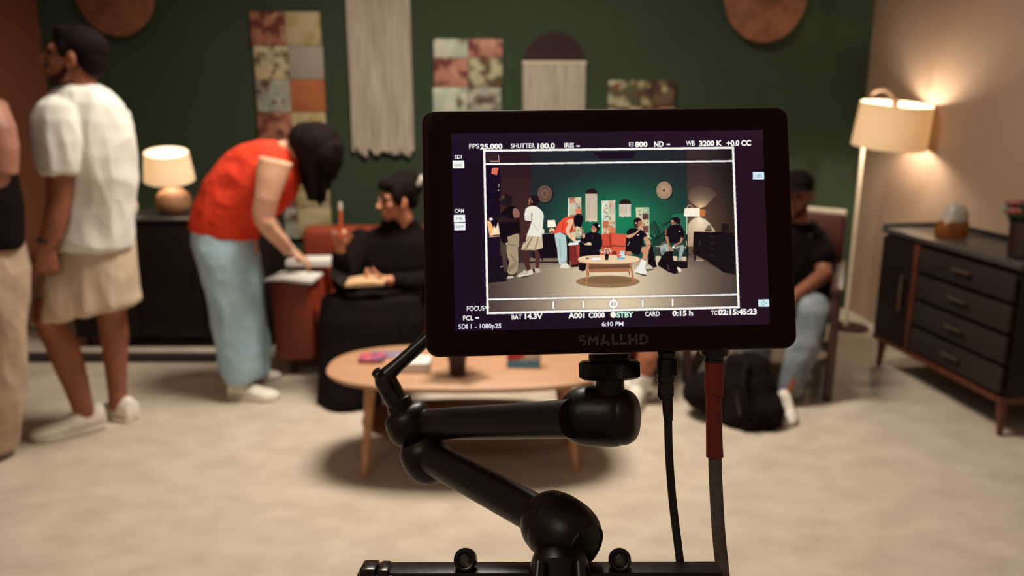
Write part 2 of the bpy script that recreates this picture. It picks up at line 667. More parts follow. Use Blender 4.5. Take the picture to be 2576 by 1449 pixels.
panel(630, 806, 30, 0.54, ['rust', 'cream', 'creamflower', 'grey', 'greyflower', 'orange', 'rust', 'cream', 'creamflower', 'grey', 'darkflower', 'cream', 'greyflower', 'cream'],
      'tall patchwork panel of floral squares behind the woman in orange red', 1)
panel(1088, 1262, 97, 0.62, ['mint', 'pink', 'pink', 'olive', 'mint', 'greyflower', 'creamflower', 'mint', 'rust', 'cream', 'orange', 'creamflower', 'grey', 'orange'],
      'patchwork panel with pale mint and pink squares between the two fringed hangings', 2, 0.66)
panel(1532, 1700, 202, 0.55, ['olive', 'darkflower', 'creamflower', 'rust', 'olive', 'cream', 'grey', 'darkflower', 'cream', 'mint', 'rust', 'orange'],
      'shortest patchwork panel, of olive floral squares, above the right half of the monitor', 3)


def macrame(px0, px1, py_top, py_bot, label, seed):
    a, b = P(px0, py_top, WY - 0.03), P(px1, py_top, WY - 0.03)
    zb = P(px0, py_bot, WY - 0.03).z
    w, cx = b.x - a.x, (a.x + b.x) / 2
    th = Thing('fringed_wall_hanging', (cx, WY - 0.02, zb), label, 'wall hanging', 'arched fringe hangings on the green wall')
    n = 28
    poly = [(cx + w / 2 * math.cos(PI * i / n), a.z - 0.004 + w / 2 * 0.96 * math.sin(PI * i / n)) for i in range(n + 1)]
    fr = frame((1, 0, 0), (0, 0, 1), (0, -1, 0), (0, WY, 0))
    th.part('arch', Geo().prism(poly, 0.006, 0.03, frame=fr), M['archwood'])
    th.part('hanging_rod', Geo().tube([(a.x - 0.004, WY - 0.034, a.z), (b.x + 0.004, WY - 0.034, a.z)], 0.012), M['cream'])
    rnd = random.Random(seed)
    gg = Geo()
    N = 52
    for i in range(N):
        x = a.x + (i + 0.5) * w / N
        zz = zb + rnd.uniform(-0.03, 0.012) + 0.015 * math.sin(i * 0.5)
        ph = rnd.uniform(0, 6)
        pts, rr = [], []
        k = 9
        for j in range(k + 1):
            t = j / k
            pts.append((x + 0.003 * math.sin(ph + t * 5) * t, WY - 0.036 + 0.005 * math.sin(ph * 2 + t * 4) - 0.002 * (i % 2), a.z + (zz - a.z) * t))
            rr.append(0.0062 if j < k else 0.009)
        gg.tube(pts, rr, n=6)
        if i % 2 == 0:
            gg.tube([(x, WY - 0.035, zz + 0.045), (x + rnd.uniform(-.01, .01), WY - 0.036, zz - 0.005)], [0.007, 0.012], n=6)
    th.part('fringe', gg, M['fringe'])


macrame(868, 1029, -62, 378, 'long cream fringed hanging above the seated woman', 5)
macrame(1316, 1473, 158, 420, 'short cream fringed hanging with a dark brown arch above the monitor', 6)

# ------------------------------------------------------------------ console table with lamp at the left
cl, cr = -2.75, P(676, 700, 4.8).x
zt, zb = P(400, 549, 4.8).z, P(400, 851, 4.8).z
th = Thing('sideboard', ((cl + cr) / 2, 5.02, 0), 'long black sideboard behind the man in the white T-shirt', 'sideboard')
cxm = (cl + cr) / 2
th.part('body', Geo().box((cxm, 5.03, (zt - 0.02 + zb) / 2), (cr - cl, 0.42, zt - 0.02 - zb), bev=0.006), M['cabblack'])
th.part('top', Geo().box((cxm, 5.02, zt - 0.01), (cr - cl + 0.02, 0.46, 0.02), bev=0.005), M['cabtop'])
for i in range(3):
    w = (cr - cl - 0.04) / 3
    x = cl + 0.02 + w * (i + 0.5)
    d = th.part('door', Geo().box((x, 4.812, (zt + zb) / 2 - 0.01), (w - 0.01, 0.018, zt - zb - 0.05), bev=0.004), M['cabblack'])
    th.part('handle', Geo().tube([(x + w * 0.4, 4.79, (zt + zb) / 2 + 0.06), (x + w * 0.4, 4.79, (zt + zb) / 2 - 0.06)], 0.006), M['anod'], parent=d)
for x in (cl + 0.06, P(328, 870, 4.84).x, cr - 0.05):
    for y in (4.86, 5.18):
        th.part('leg', Geo().tube([(x, y, zb + 0.01), (x, y, 0)], [0.022, 0.015], n=12), M['cabblack'])

c = P(436, 545, 4.98)
lz = zt
lx = P(438, 520, 4.98).x
s = 4.98 * 1.0 / 2000
th = Thing('table_lamp', (lx, 4.98, lz), 'small lit table lamp with a ball base on the black sideboard', 'lamp')
th.part('ball_base', Geo().lathe((lx, 4.98, lz), (0, 0, 1), [(0.055, 0), (0.085, 0.02), (0.102, 0.05), (0.107, 0.082), (0.100, 0.115), (0.078, 0.145), (0.045, 0.162), (0.016, 0.168)], n=40), M['ball'])
th.part('neck', Geo().tube([(lx, 4.98, lz + 0.16), (lx, 4.98, lz + 0.24)], 0.009), M['brass'])
zs0, zs1 = P(436, 470, 4.98).z, P(430, 384, 4.98).z
q = Matrix.Translation((lx - 0.012, 4.98, zs0 + 0.045)) @ Euler((R(13), R(4), 0)).to_matrix().to_4x4()
hh = zs1 - zs0 - 0.035
gg = Geo().lathe((0, 0, 0), (0, 0, 1), [(0.150, 0), (0.128, hh), (0.126, hh), (0.148, 0)], n=48, cap=False)
gg.f += []
th.part('lamp_shade', gg.xf(q), M['lampshade'])
th.part('bulb', Geo().sph((lx, 4.98, zs0 + 0.13), (0.028, 0.028, 0.038)), M['bulbsmall'])
c = P(333, 528, 4.95)
single('vase', Geo().lathe((c.x, 4.95, zt), (0, 0, 1), [(0.02, 0), (0.032, 0.02), (0.036, 0.06), (0.024, 0.1), (0.014, 0.125), (0.018, 0.14), (0.012, 0.138), (0.01, 0.1)], n=28), M['ceramic'],
       'small white vase on the black sideboard beside the table lamp', 'vase', (c.x, 4.95, zt))

# ------------------------------------------------------------------ floor lamp
lampY, poleY = 5.0, 5.26
sc_ = P(2240, 315, lampY)
pb = P(2136, 828, poleY)
ptop = P(2181, 262, poleY)
th = Thing('floor_lamp', (pb.x, poleY, 0), 'tall lit floor lamp with a cream drum shade in the beige wall corner', 'lamp')
th.part('base', Geo().lathe((pb.x, poleY, 0), (0, 0, 1), [(0.125, 0), (0.125, 0.012), (0.115, 0.02), (0.03, 0.026), (0.015, 0.05)], n=48), M['darkwood'])
z1 = P(2200, 215, poleY).z
rise = [(ptop.x, poleY, 0.02), (ptop.x, poleY, ptop.z - 0.01)]
hookx = P(2250, 250, lampY).x
arc = []
for i in range(13):
    t = i / 12
    x = ptop.x + (hookx - ptop.x) * (1 - math.cos(PI * t)) / 2
    y = poleY + (lampY - poleY) * (1 - math.cos(PI * t)) / 2
    arc.append((x, y, ptop.z - 0.01 + 0.10 * math.sin(PI * t)))
arc.append((hookx, lampY, ptop.z - 0.06))
th.part('pole', Geo().tube(rise, 0.013, n=14), M['cream'])
th.part('hook', Geo().tube(arc, 0.012, n=14), M['beige'])
sr, sh = 86 / 2000 * (lampY * CP), 0.262
q = Matrix.Translation(sc_ + Vector((0, 0, -sh / 2))) @ Euler((R(7), R(2.5), 0)).to_matrix().to_4x4()
gg = Geo().lathe((0, 0, 0), (0, 0, 1), [(sr * 1.04, 0), (sr * 0.99, sh), (sr * 0.98, sh), (sr * 1.03, 0)], n=64, cap=False)
th.part('drum_shade', gg.xf(q), M['floorshade'])
gg = Geo()
for i in range(3):
    a_ = 2 * PI * i / 3 + 0.4
    gg.tube([(0, 0, sh - 0.02), (sr * 0.97 * math.cos(a_), sr * 0.97 * math.sin(a_), sh - 0.012)], 0.003, n=8)
gg.tube([(0, 0, sh + 0.03), (0, 0, sh - 0.06)], 0.010, n=12)
th.part('shade_carrier', gg.xf(q), M['brass'])
for k in (0.34, 0.66):
    th.part('bulb', Geo().sph(q @ Vector((0, 0, sh * k)), (0.026, 0.026, 0.034)), M['bulb'])
# ------------------------------------------------------------------ dresser at the right
A, B = Vector((2.125, 4.50, 0)), Vector((2.235, 3.42, 0))
u = (B - A).normalized()                 # along the front, towards the camera
n_ = Vector((u.y, -u.x, 0))              # out of the front
if n_.x > 0:
    n_ = -n_
L = (B - A).length
fr = frame(u, -n_, Vector((0, 0, 1)), A)     # local: x along front, y into the body, z up
q3 = fr.to_3x3()


def lb(c, s, bev=0.0, mi=0):
    return Geo().box((0, 0, 0), s, bev=bev, mi=mi).xf(fr @ Matrix.Translation(c))


D, T, B0 = 0.375, 0.825, 0.19
th = Thing('dresser', A, 'dark dresser with one door and four drawers by the beige wall', 'dresser')
th.part('body', lb((L / 2, D / 2 + 0.012, (T - 0.03 + B0) / 2), (L, D - 0.02, T - 0.03 - B0), 0.004), M['cabblack'])
top = th.part('top', lb((L / 2, D / 2, T - 0.02), (L + 0.02, D + 0.02, 0.03), 0.005), M['cabtop'])
gg = Geo()
for c, s_ in (((L / 2, D + 0.003, T + 0.006), (L + 0.02, 0.014, 0.026)), ((-0.003, D / 2, T + 0.004), (0.014, D, 0.022))):
    gg.box((0, 0, 0), s_, bev=0.003)
    k = len(gg.v)
    nb = k - getattr(gg, 'kk', 0)
    for i in range(getattr(gg, 'kk', 0), k):
        gg.v[i] = fr @ (gg.v[i] + Vector(c))
    gg.kk = k
th.part('back_lip', gg, M['cabblack'], parent=top)
dw = L * 0.31
d = th.part('door', lb((dw / 2 + 0.01, -0.002, (T - 0.04 + B0) / 2), (dw - 0.02, 0.02, T - 0.06 - B0), 0.004), M['cabblack'])
th.part('handle', Geo().tube([fr @ Vector((dw - 0.055, -0.04, 0.60)), fr @ Vector((dw - 0.055, -0.04, 0.40))], 0.008, n=10).tube([fr @ Vector((dw - 0.055, -0.04, 0.585)), fr @ Vector((dw - 0.055, 0.0, 0.585))], 0.006, n=8).tube([fr @ Vector((dw - 0.055, -0.04, 0.415)), fr @ Vector((dw - 0.055, 0.0, 0.415))], 0.006, n=8), M['brass'], parent=d, label='upright brass door handle')
th.part('divider', lb((dw + 0.012, -0.006, (T - 0.04 + B0) / 2), (0.028, 0.022, T - 0.06 - B0), 0.003), M['walnut'])
dh = (T - 0.06 - B0) / 4
for i in range(4):
    zc = T - 0.05 - dh * (i + 0.5)
    x0, x1 = dw + 0.04, L - 0.01
    d = th.part('drawer', lb(((x0 + x1) / 2, -0.004, zc), (x1 - x0, 0.022, dh - 0.022), 0.005), M['cabgrey'])
    hx = x0 + (x1 - x0) * 0.52
    h = Geo().tube([fr @ Vector((hx - 0.065, -0.036, zc + 0.01)), fr @ Vector((hx + 0.065, -0.036, zc + 0.01))], 0.007, n=10)
    for e in (-0.05, 0.05):
        h.tube([fr @ Vector((hx + e, -0.036, zc + 0.01)), fr @ Vector((hx + e, -0.006, zc + 0.01))], 0.006, n=8)
    th.part('handle', h, M['brass'], parent=d, label='brass drawer handle')
th.part('base_rail', lb((L / 2, 0.012, B0 - 0.012), (L, 0.03, 0.03), 0.004).add(*(lambda z: (z.v, z.f))(lb((L - 0.015, D / 2, B0 - 0.012), (0.03, D - 0.05, 0.03), 0.004))), M['walnut'])
for x in (0.05, L - 0.04):
    for y in (0.035, D - 0.04):
        th.part('leg', Geo().tube([fr @ Vector((x, y, B0 - 0.01)), fr @ Vector((x + (0.015 if x > 0.5 else -0.015), y, 0))], [0.026, 0.014], n=14), M['walnut'])

# dome ornament
c = P(2388, 588, 4.15)
zt2 = T - 0.0045
c = Vector((c.x, 4.13, zt2))
th = Thing('dome_ornament', c, 'grey frosted dome on an amber base standing on the dark dresser', 'ornament')
ux = 4.15 * CP / 2000
gg = Geo()
prof = [(40, 0, 0.06), (41, 12, 0.062), (41, 30, 0.062), (37, 36, 0.06)]
def blobring(rows, c):
    rs = []
    for hw, h, dy, sh_ in rows:
        rs.append([c + Vector((hw * ux * math.copysign(abs(math.cos(t)) ** 0.7, math.cos(t)) + sh_ * ux, dy * math.copysign(abs(math.sin(t)) ** 0.7, math.sin(t)), h * ux)) for t in [2 * PI * j / 28 for j in range(28)]])
    return rs
th.part('base', Geo().rings(blobring([(36, 0, .055, -1), (39, 8, .058, -2), (38, 30, .058, 0), (33, 43, .052, 3)], c)), M['amber'])
th.part('dome', Geo().rings(blobring([(31, 42, .05, 4), (29, 54, .048, 6), (27, 66, .044, 7), (20, 80, .034, 4), (10, 88, .018, 1), (2, 90, .004, 0)], c)), M['stone'])

# black pot with pink flowers
c = fr @ Vector((L - 0.10, 0.17, zt2))
px_ = P(2574, 640, c.y)
c = Vector((px_.x + 0.012, c.y, zt2))
th = Thing('potted_flowers', c, 'black pot of dusty pink flowers on the dark dresser', 'flowers')
th.part('pot', Geo().lathe(c, (0, 0, 1), [(0.06, 0), (0.075, 0.01), (0.08, 0.15), (0.085, 0.17), (0.078, 0.17), (0.07, 0.14)], n=36), M['potblack'])
rnd = random.Random(4)
lf = Geo()
for i in range(14):
    a_ = rnd.uniform(0, 2 * PI)
    r_ = rnd.uniform(0.02, 0.09)
    e = c + Vector((r_ * math.cos(a_), r_ * math.sin(a_), 0.17 + rnd.uniform(0.0, 0.06)))
    lf.sph(e, (0.03, 0.012, 0.03), Euler((rnd.uniform(-1, 1), rnd.uniform(-1, 1), a_)).to_matrix(), n=8, k=6)
th.part('foliage', lf, M['leaf'])


def blossom(c, r, rnd):
    gg = Geo()
    for k in range(6):
        a_ = 2 * PI * k / 6
        gg.sph(Vector(c) + Vector((math.cos(a_), math.sin(a_), 0.15)) * r * 0.55, (r * 0.55, r * 0.3, r * 0.35), Euler((0.3, 0.2, a_)).to_matrix(), n=8, k=6)
    gg.sph(c, r * 0.5, n=8, k=6)
    return gg


for i in range(9):
    a_ = 2 * PI * i / 9 + rnd.uniform(-.3, .3)
    r_ = 0.085 if i % 3 else 0.04
    th.part('blossom', blossom(c + Vector((r_ * math.cos(a_), r_ * math.sin(a_), 0.20 + rnd.uniform(0, 0.05))), 0.034, rnd), M['petalp'])

# ------------------------------------------------------------------ sofa
sx0, sx1, sy0, sy1 = P(686, 800, 4.28).x, 0.92, 4.27, 5.15
aw = 0.225
th = Thing('sofa', ((sx0 + sx1) / 2, 4.7, 0), 'orange brown leather sofa under the woman in black', 'sofa')
za = P(740, 708, 4.3).z
for x in (sx0 + aw / 2, sx1 - aw / 2):
    th.part('arm', Geo().box((x, (sy0 + sy1 - .18) / 2, (za + 0.09) / 2), (aw, sy1 - sy0 - .18, za - 0.09), bev=0.025, seg=3), M['leather'])
th.part('base', Geo().box(((sx0 + sx1) / 2, 4.74, 0.2), (sx1 - sx0 - 2 * aw, 0.82, 0.2), bev=0.02), M['leather'])
th.part('backrest', Geo().box(((sx0 + sx1) / 2, 5.06, 0.42), (sx1 - sx0, 0.18, 0.64), bev=0.04, seg=3), M['leather'])
iw = (sx1 - sx0 - 2 * aw) / 3
for i in range(3):
    x = sx0 + aw + iw * (i + 0.5)
    th.part('seat_cushion', Geo().box((x, 4.6, 0.355), (iw - 0.01, 0.68, 0.13), bev=0.04, seg=3), M['leather'])
    th.part('back_cushion', Geo().box((x, 4.91, 0.565), (iw - 0.02, 0.13, 0.34), Euler((R(-10), 0, 0)).to_matrix(), bev=0.05, seg=3), M['leather'])
for x in (sx0 + 0.08, sx1 - 0.08):
    for y in (sy0 + 0.08, sy1 - 0.08):
        th.part('leg', Geo().tube([(x, y, 0.1), (x, y, 0)], [0.025, 0.018], n=12), M['darkwood'])

# papers on the sofa arm
def sheet(name, corners, label, cat, th_=0.012, wob=0.008, seed=0, group=None):
    """a stack of paper given by four corners, lightly bowed"""
    nx, ny = 10, 8
    a, b, c, d = [Vector(v) for v in corners]
    gg = Geo()
    vs = []
    for layer in (0, 1):
        for j in range(ny + 1):
            for i in range(nx + 1):
                s_, t = i / nx, j / ny
                p = (a * (1 - s_) + b * s_) * (1 - t) + (d * (1 - s_) + c * s_) * t
                vs.append(p + Vector((0, 0, th_ * layer + wob * math.sin(s_ * PI * 1.5 + seed) * (0.4 + 0.6 * (1 - t)))))
    m_ = (nx + 1) * (ny + 1)
    fs = []
    for j in range(ny):
        for i in range(nx):
            k = j * (nx + 1) + i
            fs.append((k, k + nx + 1, k + nx + 2, k + 1))
            fs.append((k + m_, k + 1 + m_, k + nx + 2 + m_, k + nx + 1 + m_))
    edge = [i for i in range(nx)] + [j * (nx + 1) + nx for j in range(ny)] + [ny * (nx + 1) + i for i in range(nx, 0, -1)] + [j * (nx + 1) for j in range(ny, 0, -1)]
    for k in range(len(edge)):
        p, q_ = edge[k], edge[(k + 1) % len(edge)]
        fs.append((p, q_, q_ + m_, p + m_))
    gg.add(vs, fs)
    return single(name, gg, M['white'], label, cat, (a + c) / 2, group)


sheet('paper_stack', [(sx0 - 0.03, 4.26, za + 0.006), (sx0 + 0.24, 4.24, za + 0.004), (sx0 + 0.25, 4.46, za + 0.004), (sx0 + 0.01, 4.48, za + 0.006)], 'loose white papers lying on the front of the sofa arm', 'papers', 0.014, 0.006)
sheet('paper_pad', [(sx0 + 0.015, 4.55, za + 0.03), (sx0 + 0.31, 4.52, za + 0.045), (sx0 + 0.31, 4.68, za + 0.045), (sx0 + 0.02, 4.70, za + 0.03)], 'thick white pad under the hand of the woman in orange red', 'papers', 0.035, 0.004, 1)

# ------------------------------------------------------------------ coffee table
ty0, ty1 = 2.93, 3.53
tx0, tx1 = P(826, 925, 3.22).x, P(1528, 915, 3.22).x
tcx, tcy, tz = (tx0 + tx1) / 2, (ty0 + ty1) / 2, 0.42
th = Thing('coffee_table', (tcx, tcy, 0), 'light oak oval coffee table with splayed legs in front of the sofa', 'table')


def oval(w, d, p=2.6, n=64):
    return [(w * math.copysign(abs(math.cos(t)) ** (2 / p), math.cos(t)), d * math.copysign(abs(math.sin(t)) ** (2 / p), math.sin(t))) for t in [2 * PI * i / n for i in range(n)]]


ow, od = (tx1 - tx0) / 2, (ty1 - ty0) / 2
rs = []
for z, k in ((-0.026, 0.94), (-0.02, 0.975), (-0.008, 1.0), (-0.002, 0.998), (0, 0.99)):
    rs.append([Vector((tcx + x * k, tcy + y * (k if k > .95 else .93), tz + z)) for x, y in oval(ow, od)])
th.part('tabletop', Geo().rings(rs), M['oak'])
rs = []
for z, k in ((0.0, 0.985), (0.006, 1.0), (0.016, 1.0), (0.02, 0.985)):
    rs.append([Vector((tcx + x * k, tcy + y * k, 0.165 + z)) for x, y in oval(ow * 0.77, od * 0.72)])
th.part('shelf', Geo().rings(rs), M['walnut'])
th.part('apron', Geo().box((tcx, tcy, tz - 0.04), (ow * 1.25, od * 1.1, 0.03), bev=0.01), M['oakedge'])
for ax, ay, bx, by in ((932, 985, 917, 1203), (1424, 985, 1449, 1188)):
    b_ = G(bx, by)
    x_ = P(ax, ay, b_.y + 0.05).x
    th.part('leg', Geo().tube([(x_, b_.y + 0.06, tz - 0.02), (b_.x, b_.y, 0)], [0.024, 0.012], n=14), M['oakedge'])
    th.part('leg', Geo().tube([(x_ + (0.03 if x_ < tcx else -0.03), 2 * tcy - b_.y - 0.06, tz - 0.02), (b_.x + (0.02 if x_ < tcx else -0.02), 2 * tcy - b_.y - 0.02, 0)], [0.024, 0.012], n=14), M['oakedge'])

# things on the coffee table
def tpt(px, py):
    return G(px, py, tz)


a = tpt(936, 906)
th = Thing('snack_packet', a, 'small purple and pink packet lying on the coffee table', 'packet')
rs = [[a + Vector((x * 0.055 * k, y * 0.05 * k, z)) for x, y in oval(1, 1, 5, 28)] for z, k in ((0.001, .97), (0.008, 1.03), (0.018, .98), (0.022, .85))]
th.part('wrapper', Geo().rings(rs), M['purple'])
a = tpt(985, 893)
single('leaflet', Geo().box(a + Vector((0, 0, 0.003)), (0.16, 0.09, 0.005), Euler((0, 0, 0.1)).to_matrix(), bev=0.001), M['lilac'],
       'flat lilac grey leaflet lying behind the purple packet on the coffee table', 'leaflet', a)
a = tpt(1040, 928)
th = Thing('tissue_box', a, 'white box lying on the coffee table beside the black flower pot', 'box')
th.part('box', Geo().box(a + Vector((0, 0, 0.022)), (0.145, 0.11, 0.042), Euler((0, 0, 0.02)).to_matrix(), bev=0.005), M['white'])
th.part('flap', Geo().box(a + Vector((0, -0.002, 0.045)), (0.07, 0.03, 0.003), Euler((0, 0, 0.02)).to_matrix(), bev=0.001), M['cream'])
a = tpt(1151, 941)
th = Thing('potted_flowers', a, 'black pot of cream flowers on the coffee table', 'flowers')
th.part('pot', Geo().lathe(a, (0, 0, 1), [(0.030, 0), (0.034, 0.004), (0.036, 0.05), (0.043, 0.09), (0.05, 0.115), (0.046, 0.115), (0.038, 0.09)], n=36), M['potblack'])
rnd = random.Random(9)
lf = Geo()
for i in range(22):
    a_ = rnd.uniform(0, 2 * PI)
    r_ = rnd.uniform(0.0, 0.10)
    e = a + Vector((r_ * math.cos(a_), r_ * math.sin(a_), 0.125 + rnd.uniform(0.0, 0.06)))
    lf.sph(e, (0.03, 0.010, 0.022), Euler((rnd.uniform(-1, 1), rnd.uniform(-1, 1), a_)).to_matrix(), n=8, k=6)
    lf.tube([a + Vector((0, 0, 0.10)), e], 0.002, n=5)
th.part('foliage', lf, M['leaf'])
for i in range(14):
    a_ = 2 * PI * i * 0.382
    r_ = 0.11 * math.sqrt((i + 0.5) / 14)
    th.part('blossom', blossom(a + Vector((r_ * math.cos(a_), r_ * math.sin(a_), 0.20 - r_ * 0.4 + rnd.uniform(0, 0.02))), 0.026, rnd), M['petalw'])
a = tpt(1317, 927)
q = Euler((R(-8), 0, R(-4))).to_matrix()
th = Thing('card_box', a, 'upright red, white and blue box on the coffee table', 'box')
th.part('box', Geo().box(a + q @ Vector((0, 0.02, 0.085)), (0.142, 0.04, 0.168), q, bev=0.003), M['cardwhite'])
f2 = Matrix.Translation(a) @ q.to_4x4()
def onbox(poly, z, m, nm):
    f3 = f2 @ frame((1, 0, 0), (0, 0, 1), (0, -1, 0), (0, 0, 0))
    return th.part(nm, Geo().prism(poly, z, z + 0.0008, frame=f3), m)
onbox([(-.069, .003), (.069, .003), (.069, .036), (-.069, .030)], 0.0003, M['cardblue'], 'blue_band')
onbox([(-.069, .034), (-.02, .036), (.008, .052), (-.01, .075), (.012, .10), (-.02, .12), (.0, .150), (-.069, .160)], 0.0003, M['cardred'], 'red_print')

# ------------------------------------------------------------------ armchair at the right
KM = Matrix.Translation((1.455, 4.40, 0)) @ Matrix.Rotation(R(-23), 4, 'Z')
th = Thing('armchair', (1.455, 4.40, 0), 'dark wooden armchair with brown leather back under the man in the black cap', 'chair')
kw = 0.78
bt = P(2100, 529, 4.70).z


def kb(c, s, bev=0.008, rot=None, seg=2):
    return Geo().box(c, s, rot, bev=bev, seg=seg).xf(KM)


th.part('seat', kb((0, -0.02, 0.35), (kw - 0.12, 0.70, 0.11), 0.035, seg=3), M['blackcloth'])
q = Euler((R(-10), 0, 0)).to_matrix()
th.part('backrest', kb((0, 0.34, (0.40 + bt) / 2), (kw - 0.03, 0.07, bt - 0.42), 0.03, q, 3), M['leatherdark'])
th.part('top_rail', Geo().tube([(-kw / 2 + 0.02, 0.39, bt - 0.006), (0, 0.405, bt + 0.008), (kw / 2 - 0.02, 0.39, bt - 0.008)], 0.022, n=14).xf(KM), M['cream'])
for x in (-kw / 2 + 0.025, kw / 2 - 0.025):
    th.part('leg', kb((x, -0.40, 0.29), (0.045, 0.05, 0.58)), M['darkwood'])
    th.part('leg', kb((x, 0.38, 0.29), (0.045, 0.05, 0.58)), M['darkwood'])
    th.part('armrest', kb((x, -0.02, 0.59), (0.06, 0.84, 0.03), 0.01), M['darkwood'])
    th.part('arm_panel', kb((x, -0.20, 0.46), (0.03, 0.12, 0.22), 0.01), M['cream'])
    th.part('side_rail', kb((x, -0.01, 0.31), (0.035, 0.74, 0.05)), M['darkwood'])
    th.part('foot_rail', kb((x, -0.01, 0.05), (0.035, 0.74, 0.05)), M['darkwood'])
th.part('stretcher', kb((0, -0.39, 0.29), (kw - 0.08, 0.03, 0.05), 0.006), M['darkwood'])

# ------------------------------------------------------------------ leafy plant between sofa and chair
pc = Vector((1.22, 5.50, 0))
th = Thing('potted_plant', pc, 'dark green leafy plant behind the armchair against the green wall', 'plant')
th.part('pot', Geo().lathe(pc, (0, 0, 1), [(0.12, 0), (0.14, 0.01), (0.16, 0.26), (0.17, 0.28), (0.155, 0.28), (0.14, 0.22)], n=36), M['potblack'])
rnd = random.Random(12)
st = Geo()
leaves = []
for i in range(13):
    a_ = 2 * PI * i * 0.382
    ln = 0.30 + 0.35 * rnd.random()
    out = (0.08 + 0.10 * rnd.random()) * (1.2 if math.sin(a_) < 0 else 0.4)
    b_ = pc + Vector((0, 0, 0.26))
    m_ = pc + Vector((out * 0.5 * math.cos(a_), out * 0.5 * math.sin(a_), 0.26 + ln * 0.8))
    e = pc + Vector((out * math.cos(a_), out * math.sin(a_), 0.28 + ln))
    st.tube([b_, m_, e], [0.008, 0.007, 0.005], n=8)
    leaves.append((e, a_, (0.20 + 0.10 * rnd.random()) * (1.0 if math.sin(a_) < 0.2 else 0.55)))
th.part('stems', st, M['leaf'])
for e, a_, ln in leaves:
    gg = Geo()
    d = Vector((math.cos(a_), math.sin(a_), 0.35)).normalized()
    w = Vector((-math.sin(a_), math.cos(a_), 0))
    up = d.cross(w).normalized()
    if up.z < 0:
        up = -up
    N = 9
    rows = []
    for i in range(N + 1):
        t = i / N
        c_ = e + d * ln * t - Vector((0, 0, 0.12 * t * t))
        hw = 0.07 * math.sin(PI * min(1, t * 0.95 + 0.03)) ** 0.8
        rows.append([c_ - w * hw + up * 0.012, c_ + up * 0.003, c_ + w * hw + up * 0.012, c_ - up * 0.002])
    gg.rings(rows)
    th.part('leaf', gg, M['leaf'])

# ------------------------------------------------------------------ field monitor on its arm, close to the lens
MROT = Matrix(((0.99883528, -0.02260947, 0.04262515), (0.02049444, 0.99856781, 0.04941967), (-0.04368145, -0.04848853, 0.99786812)))
MT = Vector((0.0473602, 0.02810779, -0.38036944))
MM = CAMM @ (Matrix.Translation(MT) @ MROT.to_4x4())      # local: x right, y up, z towards the viewer
MI = MM.inverted()
SW, SH = 0.1508, 0.0942


def scr(px, py, z=0.0):
    o = MI @ Vector((0, 0, CAM_Z))
    d = MI.to_3x3() @ ray(px, py)
    return o + d * ((z - o.z) / d.z)


def scrpx(x, y):
    q = MROT @ Vector((x, y, 0)) + MT
    return CX + F_PX * q.x / -q.z, CY - F_PX * q.y / -q.z


def rrect(x0, x1, y0, y1, r, n=8):
    pts = []
    for cx, cy, a0 in ((x1 - r, y1 - r, 0), (x0 + r, y1 - r, 90), (x0 + r, y0 + r, 180), (x1 - r, y0 + r, 270)):
        for i in range(n + 1):
            a = R(a0 + 90 * i / n)
            pts.append((cx + r * math.cos(a), cy + r * math.sin(a)))
    return pts


cs = [scr(1059, 273), scr(1987.5, 267), scr(2009.5, 880), scr(1071.5, 896.5)]
bx0, bx1 = (cs[0].x + cs[3].x) / 2, (cs[1].x + cs[2].x) / 2
by1, by0 = (cs[0].y + cs[1].y) / 2, (cs[2].y + cs[3].y) / 2
morg = MM @ Vector((0, by0, -0.015))
th = Thing('monitor', morg, 'black on-camera field monitor with a lit screen showing the set', 'monitor')
rs = []
for z, k in ((-0.026, 0.004), (-0.025, 0.0015), (-0.022, 0.0), (-0.0035, 0.0), (-0.0016, 0.0006), (-0.0006, 0.0018), (-0.0004, 0.003)):
    rs.append([MM @ Vector((x, y, z)) for x, y in rrect(bx0 + k, bx1 - k, by0 + k, by1 - k, 0.0062 - k * 0.5)])
body = th.part('housing', Geo().rings(rs), M['plastic'])
# raised rim around the glass
gl = Geo().prism(rrect(bx0 + 0.0042, bx1 - 0.0042, by0 + 0.0042, by1 - 0.0042, 0.003), -0.0004, -0.00015, frame=MM)
th.part('bezel_glass', gl, M['plastic'], smooth=False)
for i, (px, py) in enumerate(((1905, 832), (1845, 850))):
    pass

# ---- the picture on the screen, drawn as flat shapes and carried by the mesh of the screen
SS = 2
X0, X1, Y0, Y1 = 1126, 1946, 318, 842
IW, IH = (X1 - X0) * SS, (Y1 - Y0) * SS
yy, xx = np.mgrid[0:IH, 0:IW]
PXX = X0 + (xx + 0.5) / SS
PYY = Y0 + (yy + 0.5) / SS
img = np.zeros((IH, IW, 3), dtype=np.float32)
img[:] = (30, 16, 32)
img += (np.clip((PXX - 1130) / 800, 0, 1)[..., None] * np.array((8, 3, -2)) + np.clip((420 - PYY) / 90, 0, 1)[..., None] * np.array((5, 4, 6)))
NRND = np.random.RandomState(3)


def mask(pts):
    xs = [p[0] for p in pts]
    ys = [p[1] for p in pts]
    i0, i1 = max(0, int((min(ys) - Y0) * SS) - 1), min(IH, int((max(ys) - Y0) * SS) + 2)
    j0, j1 = max(0, int((min(xs) - X0) * SS) - 1), min(IW, int((max(xs) - X0) * SS) + 2)
    if i1 <= i0 or j1 <= j0:
        return None
    x, y = PXX[i0:i1, j0:j1], PYY[i0:i1, j0:j1]
    m = np.zeros(x.shape, bool)
    n = len(pts)
    for k in range(n):
        ax, ay = pts[k]
        bx, by = pts[(k + 1) % n]
        if ay == by:
            continue
        c = ((ay > y) != (by > y)) & (x < (bx - ax) * (y - ay) / (by - ay) + ax)
        m ^= c
    return (slice(i0, i1), slice(j0, j1)), m


